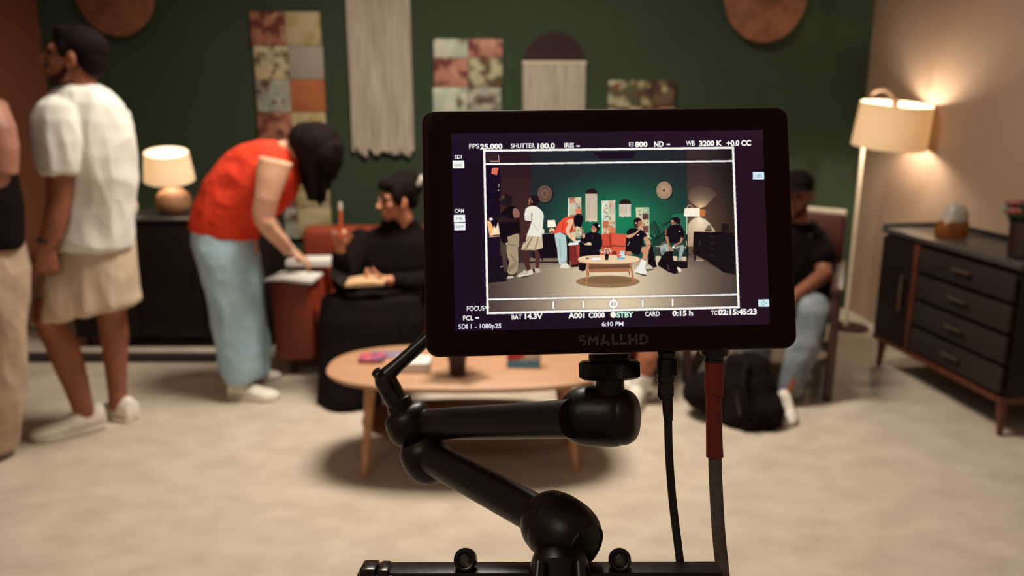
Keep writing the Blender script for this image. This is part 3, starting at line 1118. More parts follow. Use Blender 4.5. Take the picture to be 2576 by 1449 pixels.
def poly(pts, col, alpha=1.0):
    r = mask(pts)
    if r is None:
        return
    s, m = r
    im = img[s]
    c = np.array(col, dtype=np.float32) if not callable(col) else col(PXX[s], PYY[s])
    a = (m * alpha)[..., None]
    img[s] = im * (1 - a) + c * a


def ell(cx, cy, rx, ry, col, alpha=1.0, a0=0, a1=360, n=40):
    poly([(cx + rx * math.cos(R(a0 + (a1 - a0) * i / n)), cy - ry * math.sin(R(a0 + (a1 - a0) * i / n))) for i in range(n + (0 if a1 - a0 == 360 else 1))], col, alpha)


def line(x0, y0, x1, y1, w, col, alpha=1.0):
    dx, dy = x1 - x0, y1 - y0
    l = math.hypot(dx, dy)
    nx, ny = -dy / l * w / 2, dx / l * w / 2
    poly([(x0 + nx, y0 + ny), (x1 + nx, y1 + ny), (x1 - nx, y1 - ny), (x0 - nx, y0 - ny)], col, alpha)


def tr(ox, oy, s):
    return lambda pts: [(ox + x / s, oy + y / s) for x, y in pts]


cA, cB, cC, cD = tr(1210, 370, 5.797), tr(1540, 370, 5.797), tr(1210, 590, 6.9), tr(1540, 590, 6.9)


def bl(a, b, t):
    return np.array(a, np.float32) * (1 - t) + np.array(b, np.float32) * t


# frame area
FR = [(1218, 380), (1843, 372.5), (1858, 773), (1227, 788)]
poly(FR, (29, 15, 33))
poly([(1258, 383), (1337, 382), (1337, 665), (1258, 690)], lambda x, y: bl((44, 26, 34), (66, 40, 38), np.clip((y - 400) / 160, 0, 1)[..., None]))


def green(x, y):
    d = np.exp(-(((x - 1560) / 165) ** 2 + ((y - 560) / 105) ** 2))
    d2 = np.exp(-(((x - 1530) / 120) ** 2 + ((y - 545) / 60) ** 2))
    c = bl((36, 34, 42), (30, 122, 82), (d * 0.92)[..., None])
    c = c + d2[..., None] * np.array((0, 12, 8))
    top = np.clip((470 - y) / 70, 0, 1)[..., None]
    return c * (1 - top * 0.35) + np.array((40, 42, 46), np.float32) * top * 0.35


poly([(1336.5, 381), (1726, 376), (1732, 660), (1336, 662)], green)
poly([(1690, 540), (1726, 535), (1727, 580), (1700, 585)], (60, 165, 115), 0.35)


def rwall(x, y):
    c = bl((58, 42, 44), (96, 72, 58), np.clip((y - 420) / 130, 0, 1)[..., None])
    return c * (1 - 0.5 * np.clip((x - 1770) / 75, 0, 1)[..., None])


poly([(1726, 375), (1844, 373), (1856, 720), (1732, 660)], rwall)
ap = (1540 + 1285 / 5.797, 370 + 885 / 5.797)
poly(cB([(1110, 750), (1160, 820), (1225, 870), (1285, 887), (1350, 872), (1420, 800), (1530, 690), (1440, 600), (1250, 560), (1130, 620)]),
     lambda x, y: bl((0, 0, 0), (250, 214, 165), (np.exp(-np.hypot(x - ap[0], (y - ap[1]) * 1.2) / 24))[..., None]) + rwall(x, y) * (1 - np.exp(-np.hypot(x - ap[0], (y - ap[1]) * 1.2) / 24))[..., None])
poly(cB([(1098, 1140), (1140, 1080), (1200, 1035), (1270, 1018), (1350, 1050), (1420, 1110), (1500, 1220), (1500, 1449), (1098, 1449)]),
     lambda x, y: bl((150, 118, 92), (250, 230, 196), (np.exp(-np.hypot(x - ap[0], (y - 556) * 0.8) / 45))[..., None]))


def floorc(x, y):
    b = np.exp(-(((x - 1540) / 235) ** 2)) * np.clip(0.62 + (y - 645) / 90, 0.55, 1)
    n = NRND.rand(*x.shape).astype(np.float32)
    n = (n + np.roll(n, 1, 1) + np.roll(n, 2, 1) + np.roll(n, 3, 1) + np.roll(n, 4, 1)) / 5 - 0.5
    c = bl((46, 33, 33), (226, 205, 170), b[..., None])
    return c * (1 + 0.22 * n[..., None])


poly([(1222, 690), (1300, 662), (1330, 660), (1740, 645), (1800, 672), (1856, 695), (1858, 773), (1227, 788)], floorc)
poly([(1224, 650), (1275, 640), (1300, 690), (1270, 708), (1226, 712)], (27, 15, 28), .95)
# left edge things
poly(cA([(75, 85), (250, 90), (262, 220), (70, 225)]), (54, 35, 38))
poly(cA([(135, 200), (245, 200), (245, 216), (135, 216)]), (224, 150, 120))
poly(cA([(248, 110), (262, 115), (270, 225), (256, 225)]), (200, 150, 125))
poly(cA([(160, 305), (258, 300), (232, 414), (150, 390)]), (218, 112, 92))
poly(cA([(90, 420), (290, 420), (290, 690), (250, 900), (90, 1040)]), (26, 13, 32))
poly(cA([(255, 540), (266, 535), (264, 580), (254, 588)]), (190, 220, 212))
ell(1254, 479, 1.4, 2, (200, 225, 215))
ell(1540 - 0, 378, 0.1, 0.1, (0, 0, 0))
poly([(1490, 383), (1600, 381), (1590, 400), (1510, 402)], (30, 17, 34))
ell(1235, 551.5, 5, 3.4, (250, 240, 222))
poly(cA([(85, 1068), (140, 1085), (182, 1180), (172, 1295), (125, 1295), (95, 1150)]), (250, 184, 122))
poly(cA([(165, 1240), (190, 1140), (215, 1190), (248, 1090), (262, 1180), (275, 1275), (165, 1285)]), (248, 224, 188))
poly(cA([(118, 1300), (280, 1290), (280, 1304), (118, 1316)]), (224, 184, 146))
poly(cC([(335, 560), (445, 520), (445, 532), (340, 570)]), (225, 200, 175))


def disc(cx, cy, rx, ry, cols):
    ell(cx + 2.2, cy + 1.6, rx * 1.05, ry * 1.04, (24, 22, 26), 0.8)
    for k, c in cols:
        ell(cx - (1 - k) * 0.6, cy, rx * k, ry * k, c)


disc(1370.4, 488, 18.8, 21.6, ((1, (98, 72, 64)), (.9, (112, 84, 74)), (.78, (98, 70, 62)), (.62, (108, 80, 70)), (.42, (132, 98, 84)), (.3, (86, 58, 52)), (.2, (128, 96, 82)), (.09, (40, 24, 26))))
disc(1670.5, 479, 19.6, 22.2, ((1, (176, 144, 118)), (.92, (160, 126, 102)), (.7, (172, 138, 112)), (.3, (206, 166, 130)), (.2, (62, 40, 36)), (.13, (176, 140, 112)), (.07, (60, 38, 36))))


def patchwork(q, rows, cols_, seed, side=None):
    rr = random.Random(seed)
    (ax, ay), (bx, by), (cx, cy), (dx, dy) = q

    def at(u, v):
        return ((ax * (1 - u) + bx * u) * (1 - v) + (dx * (1 - u) + cx * u) * v, (ay * (1 - u) + by * u) * (1 - v) + (dy * (1 - u) + cy * u) * v)
    for r in range(rows):
        for c in range(2):
            col = cols_[(r * 2 + c) % len(cols_)]
            poly([at(c / 2, r / rows), at((c + 1) / 2, r / rows), at((c + 1) / 2, (r + 1) / rows), at(c / 2, (r + 1) / rows)], col)
            if rr.random() < 0.75:
                for k in range(5):
                    u, v = at((c + rr.uniform(.1, .9)) / 2, (r + rr.uniform(.1, .9)) / rows)
                    ell(u, v, rr.uniform(1.0, 3.2), rr.uniform(1.0, 2.6), rr.choice(((112, 88, 62), (236, 226, 190), (96, 112, 84), (150, 84, 60))), 0.65, n=9)
    if side:
        line(*at(0.02, 0), *at(0.02, 1), 2.0, side)


def fringe(x0, x1, y0, y1, col, seed):
    rr = random.Random(seed)
    pts = [(x0, y0), (x1, y0)]
    n = 12
    for i in range(n + 1):
        pts.append((x1 - (x1 - x0) * i / n + rr.uniform(-.6, .6), y1 + rr.uniform(-2, 1.6)))
    poly(pts, col)
    for i in range(16):
        x = x0 + (x1 - x0) * (i + 0.5) / 16
        line(x, y0 + 1, x + rr.uniform(-.6, .6), y1 - rr.uniform(1, 12), 0.7, (160, 142, 122), 0.7)


patchwork(cA([(1288, 737), (1460, 729), (1470, 1330), (1300, 1330)]), 7, [(206, 122, 96), (210, 200, 164), (206, 196, 166), (186, 180, 162), (196, 190, 164), (222, 126, 92), (150, 110, 84), (206, 184, 148), (196, 172, 138), (150, 84, 60)], 3)
poly(cA([(1270, 740), (1288, 737), (1300, 1330), (1285, 1300), (1266, 1000)]), (232, 232, 216))
patchwork([(1513.5, 505), (1547.5, 504), (1548.5, 590), (1514.5, 590)], 5, [(214, 220, 198), (210, 180, 156), (220, 214, 184), (196, 190, 160), (206, 214, 196), (214, 206, 176), (190, 112, 78), (214, 190, 150), (206, 170, 130), (222, 122, 84)], 5, (240, 240, 226))
patchwork(cB([(342, 881), (535, 878), (545, 1330), (352, 1330)]), 5, [(206, 206, 168), (170, 190, 150), (200, 196, 160), (90, 60, 58), (206, 200, 160), (200, 190, 146), (196, 184, 140), (120, 66, 62), (220, 206, 170), (206, 186, 146)], 8)
poly(cB([(528, 880), (540, 880), (547, 1330), (532, 1330)]), (176, 222, 196), .7)
ell(*cA([(1612, 682)])[0], 14.9, 13.4, (42, 24, 28), 1, 0, 180)
fringe(1472.6, 1502.2, 487.5, 558, (212, 196, 172), 2)
ell(*cB([(187, 834)])[0], 14.9, 12.8, (40, 24, 28), 1, 0, 180)
fringe(1557, 1587.3, 513.5, 546, (218, 206, 186), 3)
# plant
for q, c in (([(540, 1130), (600, 1065), (705, 1180), (700, 1290), (560, 1230)], (38, 74, 58)), ([(555, 1210), (705, 1300), (690, 1449), (560, 1449)], (32, 70, 52)), ([(600, 1075), (620, 1080), (700, 1260), (680, 1280)], (24, 48, 40)),
             ([(690, 1290), (770, 1200), (775, 1370), (690, 1400)], (26, 44, 40)), ([(715, 1140), (850, 1072), (862, 1092), (730, 1155)], (30, 44, 38)), ([(585, 1230), (600, 1235), (560, 1330), (545, 1340)], (60, 120, 88)),
             ([(545, 1330), (590, 1300), (595, 1310), (560, 1345)], (180, 200, 170)), ([(620, 1400), (740, 1340), (750, 1380), (640, 1449)], (30, 56, 44))):
    poly(cB(q), c)
for q, c in (([(640, 0), (900, 0), (890, 110), (720, 200), (690, 80)], (28, 62, 48)), ([(700, 0), (760, 0), (740, 60)], (60, 110, 84)), ([(750, 30), (860, 0), (850, 40), (740, 110)], (20, 42, 36))):
    poly(cD(q), c)
# sideboard, lamp
poly(cA([(905, 1268), (1085, 1262), (1095, 1449), (905, 1449)]), (25, 14, 22))
poly(cC([(840, 405), (1335, 405), (1340, 470), (840, 470)]), (126, 112, 92))
poly(cC([(660, 275), (840, 275), (850, 470), (660, 480)]), (58, 44, 42))
poly(cC([(905, 0), (1285, 0), (1335, 408), (1080, 412), (1080, 455), (1055, 455), (1050, 412), (900, 412)]), (25, 14, 22))
poly(cC([(840, 468), (1345, 470), (1345, 496), (840, 492)]), (36, 20, 22))
poly(cA([(900, 1258), (1085, 1252), (1085, 1264), (900, 1272)]), (86, 116, 110))
ell(*cA([(1032, 1222)])[0], 7.2, 7.6, (236, 196, 158))
ell(*cA([(1034, 1243)])[0], 6.4, 4.3, (150, 100, 74))
poly(cA([(968, 1068), (1078, 1064), (1096, 1165), (968, 1172)]), (255, 242, 220))
ell(*cA([(910, 1232)])[0], 2.6, 6.2, (236, 220, 200))
# sofa
RED = (218, 86, 60)
poly(cA([(1755, 1272), (1880, 1262), (1913, 1262), (1913, 1449), (1740, 1449)]), RED)
poly(cB([(0, 1256), (200, 1272), (215, 1449), (0, 1449)]), RED)
poly(cA([(1860, 1300), (1880, 1290), (1905, 1440), (1880, 1449)]), (120, 40, 34), .7)
poly(cC([(2085, 0), (2277, 0), (2277, 355), (2050, 355), (2100, 190)]), (206, 78, 56))
poly(cC([(2225, 0), (2240, 0), (2262, 200), (2240, 205)]), (120, 42, 36), .8)
poly(cC([(2110, 190), (2277, 205), (2277, 222), (2105, 212)]), (120, 42, 34), .8)
poly(cD([(0, 0), (245, 0), (240, 190), (235, 340), (0, 355)]), (222, 90, 64))
poly(cD([(0, 186), (232, 196), (228, 212), (0, 204)]), (96, 32, 28))
poly(cD([(0, 290), (70, 290), (80, 350), (0, 350)]), (110, 36, 30), .8)
poly(cC([(1530, 190), (1690, 176), (1712, 215), (1705, 420), (1690, 515), (1555, 548), (1530, 320)]), (126, 46, 40))
poly(cC([(1660, 205), (1712, 190), (1706, 420), (1662, 330)]), (182, 72, 56))
poly(cC([(1555, 540), (1690, 512), (1690, 560), (1560, 568)]), (34, 20, 22))
poly(cC([(1490, 60), (1535, 80), (1540, 545), (1490, 500)]), (30, 18, 22))
poly(cC([(1505, 170), (1540, 142), (1690, 136), (1690, 178), (1515, 190)]), (242, 240, 238))
poly(cC([(1640, 112), (1730, 100), (1736, 128), (1640, 138)]), (236, 234, 240))
# seated woman
poly(cA([(1476, 1360), (1520, 1270), (1600, 1236), (1690, 1246), (1750, 1290), (1768, 1375), (1755, 1449), (1448, 1449)]), (25, 17, 25))
poly(cC([(1712, 150), (1760, 0), (2085, 0), (2105, 180), (2070, 240), (2060, 358), (1800, 372), (1705, 435)]), (25, 17, 25))
poly(cC([(1690, 490), (1830, 505), (1812, 615), (1765, 640), (1700, 612)]), (24, 14, 21))
poly(cA([(1600, 1170), (1640, 1112), (1700, 1104), (1732, 1150), (1724, 1210), (1690, 1242), (1640, 1232)]), (22, 14, 20))
poly(cA([(1606, 1172), (1640, 1138), (1668, 1172), (1690, 1200), (1668, 1245), (1624, 1246), (1608, 1216)]), (196, 132, 106))
poly(cA([(1640, 1140), (1720, 1130), (1724, 1180), (1690, 1200), (1668, 1170)]), (22, 14, 20))
line(*cA([(1612, 1180)])[0], *cA([(1660, 1190)])[0], 1.0, (60, 40, 36))
poly(cA([(1702, 1130), (1738, 1140), (1722, 1172)]), (248, 244, 234))
poly(cA([(1474, 1272), (1520, 1266), (1516, 1320), (1482, 1334)]), (216, 154, 128))
poly(cA([(1478, 1190), (1491, 1190), (1492, 1272), (1479, 1272)]), (224, 146, 112))
poly(cC([(1788, 165), (1880, 130), (1926, 158), (1910, 188), (1800, 182)]), (238, 204, 170))
line(*cC([(1735, 125)])[0], *cC([(1795, 160)])[0], 1.4, (120, 110, 130))
poly(cA([(1640, 1290), (1650, 1300), (1620, 1335), (1605, 1335)]), (52, 70, 110), .7)
# bending woman
poly(cA([(1068, 1268), (1150, 1240), (1232, 1286), (1252, 1449), (1096, 1449)]), (182, 198, 194))
poly(cC([(1275, 0), (1440, 0), (1482, 120), (1492, 300), (1492, 450), (1420, 532), (1360, 512), (1335, 440), (1320, 250)]), (184, 204, 200))
poly(cC([(1350, 80), (1375, 80), (1400, 400), (1375, 400)]), (150, 172, 172), .7)
poly(cC([(1340, 440), (1420, 480), (1490, 440), (1485, 460), (1420, 500)]), (140, 164, 164), .8)
poly(cC([(1368, 580), (1380, 528), (1480, 490), (1546, 560), (1520, 592)]), (228, 222, 204))
poly(cA([(1064, 1242), (1080, 1198), (1130, 1110), (1188, 1050), (1240, 1022), (1292, 1016), (1362, 1030), (1356, 1085), (1340, 1200), (1290, 1292), (1240, 1272), (1150, 1240), (1080, 1266)]), (234, 78, 54))
poly(cA([(1200, 1080), (1215, 1075), (1190, 1220), (1170, 1225)]), (190, 52, 36), .7)
poly(cA([(1290, 1180), (1345, 1090), (1340, 1200), (1295, 1290)]), (170, 44, 34), .8)
poly(cA([(1245, 1082), (1290, 1050), (1346, 1050), (1356, 1090), (1312, 1170), (1288, 1240), (1370, 1330), (1392, 1370), (1350, 1384), (1250, 1282), (1233, 1200), (1270, 1120)]), (238, 188, 152))
poly(cA([(1340, 1330), (1362, 1318), (1368, 1330), (1346, 1345)]), (250, 240, 225))
poly(cA([(1350, 1080), (1356, 1020), (1400, 976), (1450, 974), (1486, 1010), (1492, 1060), (1455, 1172), (1420, 1158), (1392, 1150), (1368, 1172)]), (22, 14, 21))
line(*cA([(1420, 985)])[0], *cA([(1470, 1000)])[0], 1.2, (90, 80, 90), .6)
# man in white
poly(cC([(700, 270), (792, 275), (822, 400), (862, 600), (800, 622), (760, 540)]), (74, 42, 40))
poly(cC([(918, 270), (990, 270), (1026, 360), (1006, 592), (948, 592), (945, 430)]), (84, 48, 44))
poly(cC([(895, 600), (930, 588), (1012, 588), (1032, 640), (990, 672), (920, 655)]), (196, 180, 158))
poly(cC([(895, 600), (925, 585), (940, 655), (905, 645)]), (40, 25, 26))
poly(cC([(628, 735), (640, 700), (755, 622), (800, 640), (880, 600), (908, 660), (885, 700), (720, 742)]), (218, 204, 180))
poly(cC([(690, 735), (885, 700), (890, 712), (700, 752)]), (44, 30, 30))
line(*cC([(690, 690)])[0], *cC([(800, 640)])[0], 1.2, (120, 104, 90))
line(*cC([(760, 700)])[0], *cC([(830, 640)])[0], 1.2, (130, 114, 98))
poly(cA([(664, 1290), (890, 1310), (905, 1449), (598, 1449)]), (205, 180, 146))
poly(cC([(800, 5), (1062, 35), (1077, 230), (1010, 255), (940, 272), (694, 266)]), (208, 186, 154))
for q in ([(880, 40), (905, 45), (790, 258), (745, 258)], [(990, 40), (1005, 45), (950, 255), (925, 262)], [(820, 60), (835, 60), (740, 200), (720, 230)]):
    poly(cC(q), (120, 96, 76), .7)
poly(cA([(650, 1078), (732, 1078), (716, 1170), (664, 1300), (645, 1390), (588, 1390), (620, 1240)]), (72, 40, 38))
poly(cC([(675, 50), (760, 50), (782, 118), (722, 146), (660, 112)]), (62, 35, 35))
poly(cA([(720, 820), (775, 830), (782, 868), (705, 872)]), (78, 44, 38))
poly(cA([(690, 785), (722, 724), (748, 708), (805, 704), (842, 730), (852, 790), (838, 832), (782, 862), (738, 850), (700, 852)]), (34, 20, 25))
poly(cA([(688, 785), (718, 724), (730, 762), (718, 850), (700, 846)]), (158, 100, 78))
poly(cA([(715, 800), (735, 790), (735, 850), (712, 850)]), (60, 34, 34))
ell(*cA([(745, 800)])[0], 2.4, 3.9, (128, 82, 66))
poly(cA([(735, 858), (792, 860), (850, 892), (900, 950), (916, 1002), (906, 1100), (900, 1200), (888, 1312), (665, 1286), (712, 1170), (738, 1082), (640, 1072), (632, 982), (650, 900), (690, 872)]), (234, 230, 214))
poly(cA([(738, 960), (750, 965), (747, 1080), (736, 1080), (728, 985)]), (120, 106, 102), .85)
poly(cA([(640, 1000), (735, 1000), (736, 1066), (641, 1062)]), (214, 208, 192), .6)
poly(cA([(760, 1100), (850, 1230), (840, 1240), (750, 1130)]), (206, 200, 186), .7)
poly(cA([(870, 960), (885, 975), (870, 1180), (858, 1180)]), (212, 208, 192), .6)
# man at the far left
poly(cC([(330, 60), (440, 120), (440, 380), (480, 640), (405, 640), (345, 300)]), (76, 58, 54))
poly(cA([(372, 1312), (470, 1268), (542, 1264), (558, 1300), (552, 1449), (385, 1449)]), (178, 158, 128))
poly(cC([(440, 90), (500, 0), (650, 0), (657, 60), (640, 260), (652, 420), (632, 640), (560, 702), (480, 692), (455, 640), (490, 480), (450, 360), (440, 260)]), (166, 146, 117))
for q in ([(470, 150), (600, 180), (590, 200), (460, 180)], [(520, 330), (620, 480), (600, 500), (510, 370)], [(470, 560), (620, 470), (600, 560), (480, 660)]):
    poly(cC(q), (118, 98, 78), .5)
poly(cC([(438, 772), (470, 715), (560, 720), (566, 746), (500, 766)]), (202, 188, 158))
poly(cC([(330, 0), (440, 0), (470, 120), (440, 175), (400, 170), (350, 120)]), (26, 13, 20))
ell(1273, 613, 1.8, 1.8, (235, 225, 210))
poly(cA([(250, 760), (285, 700), (330, 680), (400, 684), (450, 720), (462, 780), (430, 842), (372, 862), (300, 842), (262, 792)]), (36, 22, 29))
poly(cA([(285, 722), (330, 690), (352, 740), (300, 772)]), (76, 54, 53))
poly(cA([(255, 760), (290, 740), (300, 780), (270, 790)]), (64, 44, 46))
poly(cA([(290, 960), (372, 880), (432, 850), (502, 872), (552, 922), (572, 990), (562, 1060), (572, 1250), (480, 1275), (382, 1312), (275, 1302), (270, 1062)]), (24, 12, 20))
poly(cA([(470, 900), (500, 884), (542, 910), (567, 970), (562, 1030), (480, 1036), (460, 960)]), (142, 98, 86))
poly(cA([(210, 1040), (330, 1000), (400, 1040), (520, 1045), (562, 1045), (560, 1090), (280, 1100)]), (44, 27, 31))
# table
ell(1529, 708.5, 80, 15.5, (148, 114, 80))
ell(1529, 705, 62, 9, (120, 88, 62), .6)
poly([(1478, 661), (1590, 660), (1590, 676), (1478, 677)], (120, 88, 66))
poly([(1478, 684), (1588, 682), (1588, 691), (1478, 692)], (232, 208, 172))
poly([(1481, 675), (1583, 673.5), (1583, 683.5), (1481, 685.5)], (170, 110, 76))
poly([(1483, 669), (1582, 667), (1582, 674), (1482, 677)], (112, 74, 54))
for q, c in (([(1850, 655), (1870, 655), (1876, 720), (1862, 722)], (96, 58, 42)),):
    poly(cC(q), c)
poly(cD([(285, 640), (300, 640), (300, 702), (290, 702)]), (54, 32, 28))
poly(cC([(1830, 510), (1872, 510), (1857, 640), (1838, 862), (1820, 862), (1826, 640)]), (192, 124, 84))
poly(cD([(298, 500), (335, 500), (382, 822), (356, 832)]), (184, 114, 78))


def sup(cx, cy, rx, ry, p, col):
    poly([(cx + x, cy + y) for x, y in oval(rx, ry, p, 60)], col)


sup(1531.2, 653.6, 77.5, 11.2, 2.7, (190, 136, 98))
sup(1531.2, 652.2, 77.5, 10.6, 2.7, (238, 204, 164))
poly(cC([(1925, 402), (2070, 398), (2074, 462), (1925, 468)]), (250, 246, 238))
poly(cC([(1925, 448), (2074, 442), (2074, 464), (1925, 468)]), (206, 196, 186))
poly(cC([(1815, 402), (1872, 402), (1866, 430), (1826, 432)]), (120, 80, 104))
line(*cC([(1880, 392)])[0], *cC([(2060, 386)])[0], 1.6, (120, 112, 120), .7)
poly(cC([(2148, 332), (2222, 330), (2206, 440), (2155, 444)]), (34, 20, 22))
rf = random.Random(7)
for i in range(60):
    a_, r_ = rf.uniform(0, 2 * PI), math.sqrt(rf.random())
    x, y = cC([(2165 + 108 * r_ * math.cos(a_), 288 + 52 * r_ * math.sin(a_))])[0]
    ell(x, y, rf.uniform(1, 2.4), rf.uniform(.9, 1.9), rf.choice(((222, 222, 198), (222, 206, 180), (122, 138, 112), (86, 98, 78), (236, 228, 206))), 0.9, n=9)
poly(cD([(75, 286), (215, 280), (216, 428), (90, 436)]), (224, 226, 222))
poly(cD([(75, 286), (130, 284), (170, 320), (110, 345), (170, 372), (110, 400), (86, 400)]), (222, 104, 84))
poly(cD([(130, 300), (215, 296), (215, 330), (150, 340)]), (180, 206, 204))
poly(cD([(88, 398), (216, 392), (216, 428), (90, 436)]), (124, 178, 204))
# man on the sofa at the right
poly(cB([(205, 1240), (250, 1192), (320, 1180), (430, 1212), (490, 1260), (506, 1300), (452, 1332), (436, 1449), (210, 1449), (240, 1330)]), (25, 17, 25))
poly(cD([(240, 60), (300, 0), (560, 0), (545, 60), (520, 110), (560, 200), (500, 212), (490, 332), (430, 362), (330, 302), (228, 290)]), (25, 17, 24))
poly(cD([(640, 280), (690, 170), (742, 440), (772, 560), (700, 582), (620, 500)]), (26, 16, 21))
poly(cB([(200, 1290), (330, 1250), (400, 1182), (392, 1140), (440, 1100), (452, 1140), (404, 1212), (300, 1312), (240, 1334), (205, 1312)]), (208, 154, 124))
poly(cB([(310, 1072), (340, 1036), (390, 1030), (424, 1060), (430, 1090), (385, 1105), (372, 1172), (325, 1162)]), (26, 16, 19))
poly(cB([(380, 1078), (432, 1066), (438, 1112), (384, 1172), (352, 1188), (335, 1160), (370, 1130)]), (172, 108, 86))
poly(cB([(330, 1140), (370, 1130), (375, 1165), (350, 1190), (332, 1175)]), (70, 38, 34))
ell(*cB([(345, 1110)])[0], 2, 2.6, (240, 200, 180))
poly(cB([(452, 1322), (506, 1298), (562, 1400), (556, 1449), (500, 1449)]), (208, 154, 122))
poly(cD([(543, 62), (600, 30), (667, 130), (662, 200), (640, 266), (608, 250), (620, 190), (570, 112)]), (208, 154, 122))
line(*cD([(618, 188)])[0], *cD([(660, 182)])[0], 1.0, (60, 40, 40))
poly(cD([(228, 332), (260, 286), (320, 290), (352, 350), (240, 357)]), (190, 124, 94))
poly(cD([(494, 292), (520, 216), (612, 206), (640, 262), (602, 422), (520, 432), (532, 322)]), (204, 144, 108))
poly(cD([(570, 562), (662, 530), (706, 572), (690, 602), (580, 602)]), (204, 194, 174))
poly(cD([(580, 600), (700, 600), (740, 610), (600, 640)]), (60, 44, 40), .8)
poly(cD([(508, 430), (592, 460), (570, 562), (462, 540)]), (242, 242, 228))
poly(cD([(384, 632), (458, 540), (562, 562), (597, 652), (590, 702), (400, 662)]), (236, 236, 222))
poly(cD([(400, 660), (590, 702), (596, 722), (540, 712), (420, 680)]), (54, 40, 38))
ell(*cB([(378, 1282)])[0], 2.4, 1.2, (235, 235, 230))
poly(cD([(440, 5), (452, 8), (446, 20), (432, 20)]), (240, 240, 236))
poly(cD([(300, 120), (312, 118), (270, 195), (258, 198)]), (220, 220, 216))
# man in the cap, armchair, bag
poly(cD([(745, 200), (840, 205), (830, 350), (760, 370)]), (58, 62, 58))
poly(cD([(745, 195), (850, 200), (850, 216), (745, 212)]), (190, 180, 156))
poly(cD([(820, 180), (905, 110), (920, 130), (850, 200)]), (120, 84, 68))
poly(cD([(1040, 372), (1128, 378), (1122, 458), (1058, 456)]), (216, 198, 164))
poly(cD([(1200, 382), (1288, 384), (1284, 462), (1200, 462)]), (206, 186, 152))
poly(cD([(750, 372), (840, 372), (850, 470), (770, 545)]), (214, 194, 158))
poly(cD([(1250, 60), (1312, 180), (1306, 582), (1190, 592), (1060, 562), (1060, 458), (1290, 462), (1288, 200)]), (29, 18, 22))
poly(cD([(1275, 110), (1310, 130), (1322, 190), (1285, 192)]), (222, 204, 174))
ell(*cD([(1268, 228)])[0], 1.8, 1.8, (230, 220, 206))
poly(cB([(775, 1250), (830, 1152), (900, 1130), (990, 1130), (1036, 1200), (1052, 1312), (1000, 1322), (1000, 1400), (832, 1392), (802, 1302), (772, 1292)]), (25, 17, 23))
poly(cD([(910, 0), (1232, 0), (1202, 50), (1190, 130), (1000, 152), (930, 40)]), (25, 17, 23))
poly(cB([(765, 1210), (795, 1190), (790, 1290), (770, 1290)]), (150, 90, 66))
poly(cB([(850, 1072), (880, 1030), (930, 1022), (970, 1030), (992, 1062), (986, 1122), (930, 1112), (860, 1092)]), (27, 18, 24))
poly(cB([(855, 1090), (932, 1096), (926, 1130), (872, 1142)]), (150, 100, 84))
poly(cB([(856, 1070), (890, 1066), (900, 1090), (860, 1094)]), (214, 176, 150))
ell(*cB([(982, 1228)])[0], 1.8, 1.8, (220, 220, 216))
poly(cD([(820, 212), (930, 150), (972, 192), (992, 292), (900, 372), (850, 342)]), (158, 174, 163))
poly(cD([(1080, 232), (1150, 190), (1250, 180), (1242, 262), (1192, 440), (1150, 472), (1162, 302)]), (152, 168, 158))
poly(cD([(1110, 250), (1180, 210), (1170, 280), (1130, 330)]), (60, 60, 58), .8)
poly(cD([(850, 300), (900, 230), (930, 330), (880, 360)]), (84, 92, 88), .6)
poly(cD([(850, 402), (922, 300), (1042, 290), (1062, 462), (1110, 562), (1152, 662), (1082, 686), (980, 652), (800, 542), (790, 502)]), (25, 15, 20))
line(*cD([(955, 525)])[0], *cD([(985, 630)])[0], 1.4, (110, 120, 140), .8)
poly(cD([(915, 30), (966, 30), (1000, 200), (1072, 286), (1010, 292), (960, 190)]), (186, 126, 100))
poly(cD([(1190, 45), (1232, 60), (1202, 140), (1080, 212), (1058, 182), (1170, 130)]), (186, 126, 100))
ell(*cD([(1060, 222)])[0], 3.4, 3.4, (244, 240, 228))
poly(cD([(1120, 566), (1160, 570), (1192, 602), (1196, 642), (1150, 652)]), (238, 228, 208))
# floor lamp and dresser
poly(cB([(1275, 900), (1362, 922), (1352, 1010), (1272, 1018)]), (196, 116, 64))
poly(cB([(1082, 1015), (1094, 1015), (1092, 1449), (1080, 1449)]), (242, 228, 198))
pts = [(1088, 895), (1098, 860), (1130, 848), (1160, 860), (1172, 895)]
for i in range(4):
    line(*cB([pts[i]])[0], *cB([pts[i + 1]])[0], 2.0, (196, 166, 136))
poly(cB([(1052, 905), (1062, 893), (1275, 886), (1274, 1018), (1045, 1012)]), (250, 238, 216))
poly(cD([(1280, 0), (1300, 0), (1320, 340), (1360, 350), (1310, 360)]), (34, 22, 24))
poly(cD([(1440, 345), (1640, 400), (1580, 448), (1440, 440)]), (122, 98, 82))
poly(cD([(1440, 440), (1590, 440), (1560, 462), (1440, 458)]), (190, 164, 134))
poly(cB([(1188, 1228), (1600, 1242), (1765, 1252), (1795, 1449), (1180, 1449)]), (27, 17, 21))
poly(cD([(1410, 0), (2112, 0), (2140, 690), (1940, 662), (1640, 455), (1400, 335)]), (29, 19, 23))
poly(cD([(1418, 330), (1452, 340), (1442, 462), (1424, 462)]), (36, 22, 24))
poly(cB([(1188, 1224), (1450, 1234), (1450, 1243), (1188, 1236)]), (166, 146, 126))
poly(cB([(1355, 1205), (1390, 1145), (1430, 1138), (1450, 1190), (1450, 1232), (1360, 1232)]), (112, 102, 92))
poly(cB([(1352, 1205), (1450, 1200), (1450, 1232), (1358, 1232)]), (92, 62, 46))
poly(cB([(1592, 1140), (1620, 1115), (1692, 1125), (1700, 1242), (1596, 1240)]), (35, 23, 27))
for a_, b_ in ((25, 40), (140, 155), (250, 262), (365, 378)):
    line(*cD([(1690, a_)])[0], *cD([(1762, b_)])[0], 1.2, (78, 64, 62))
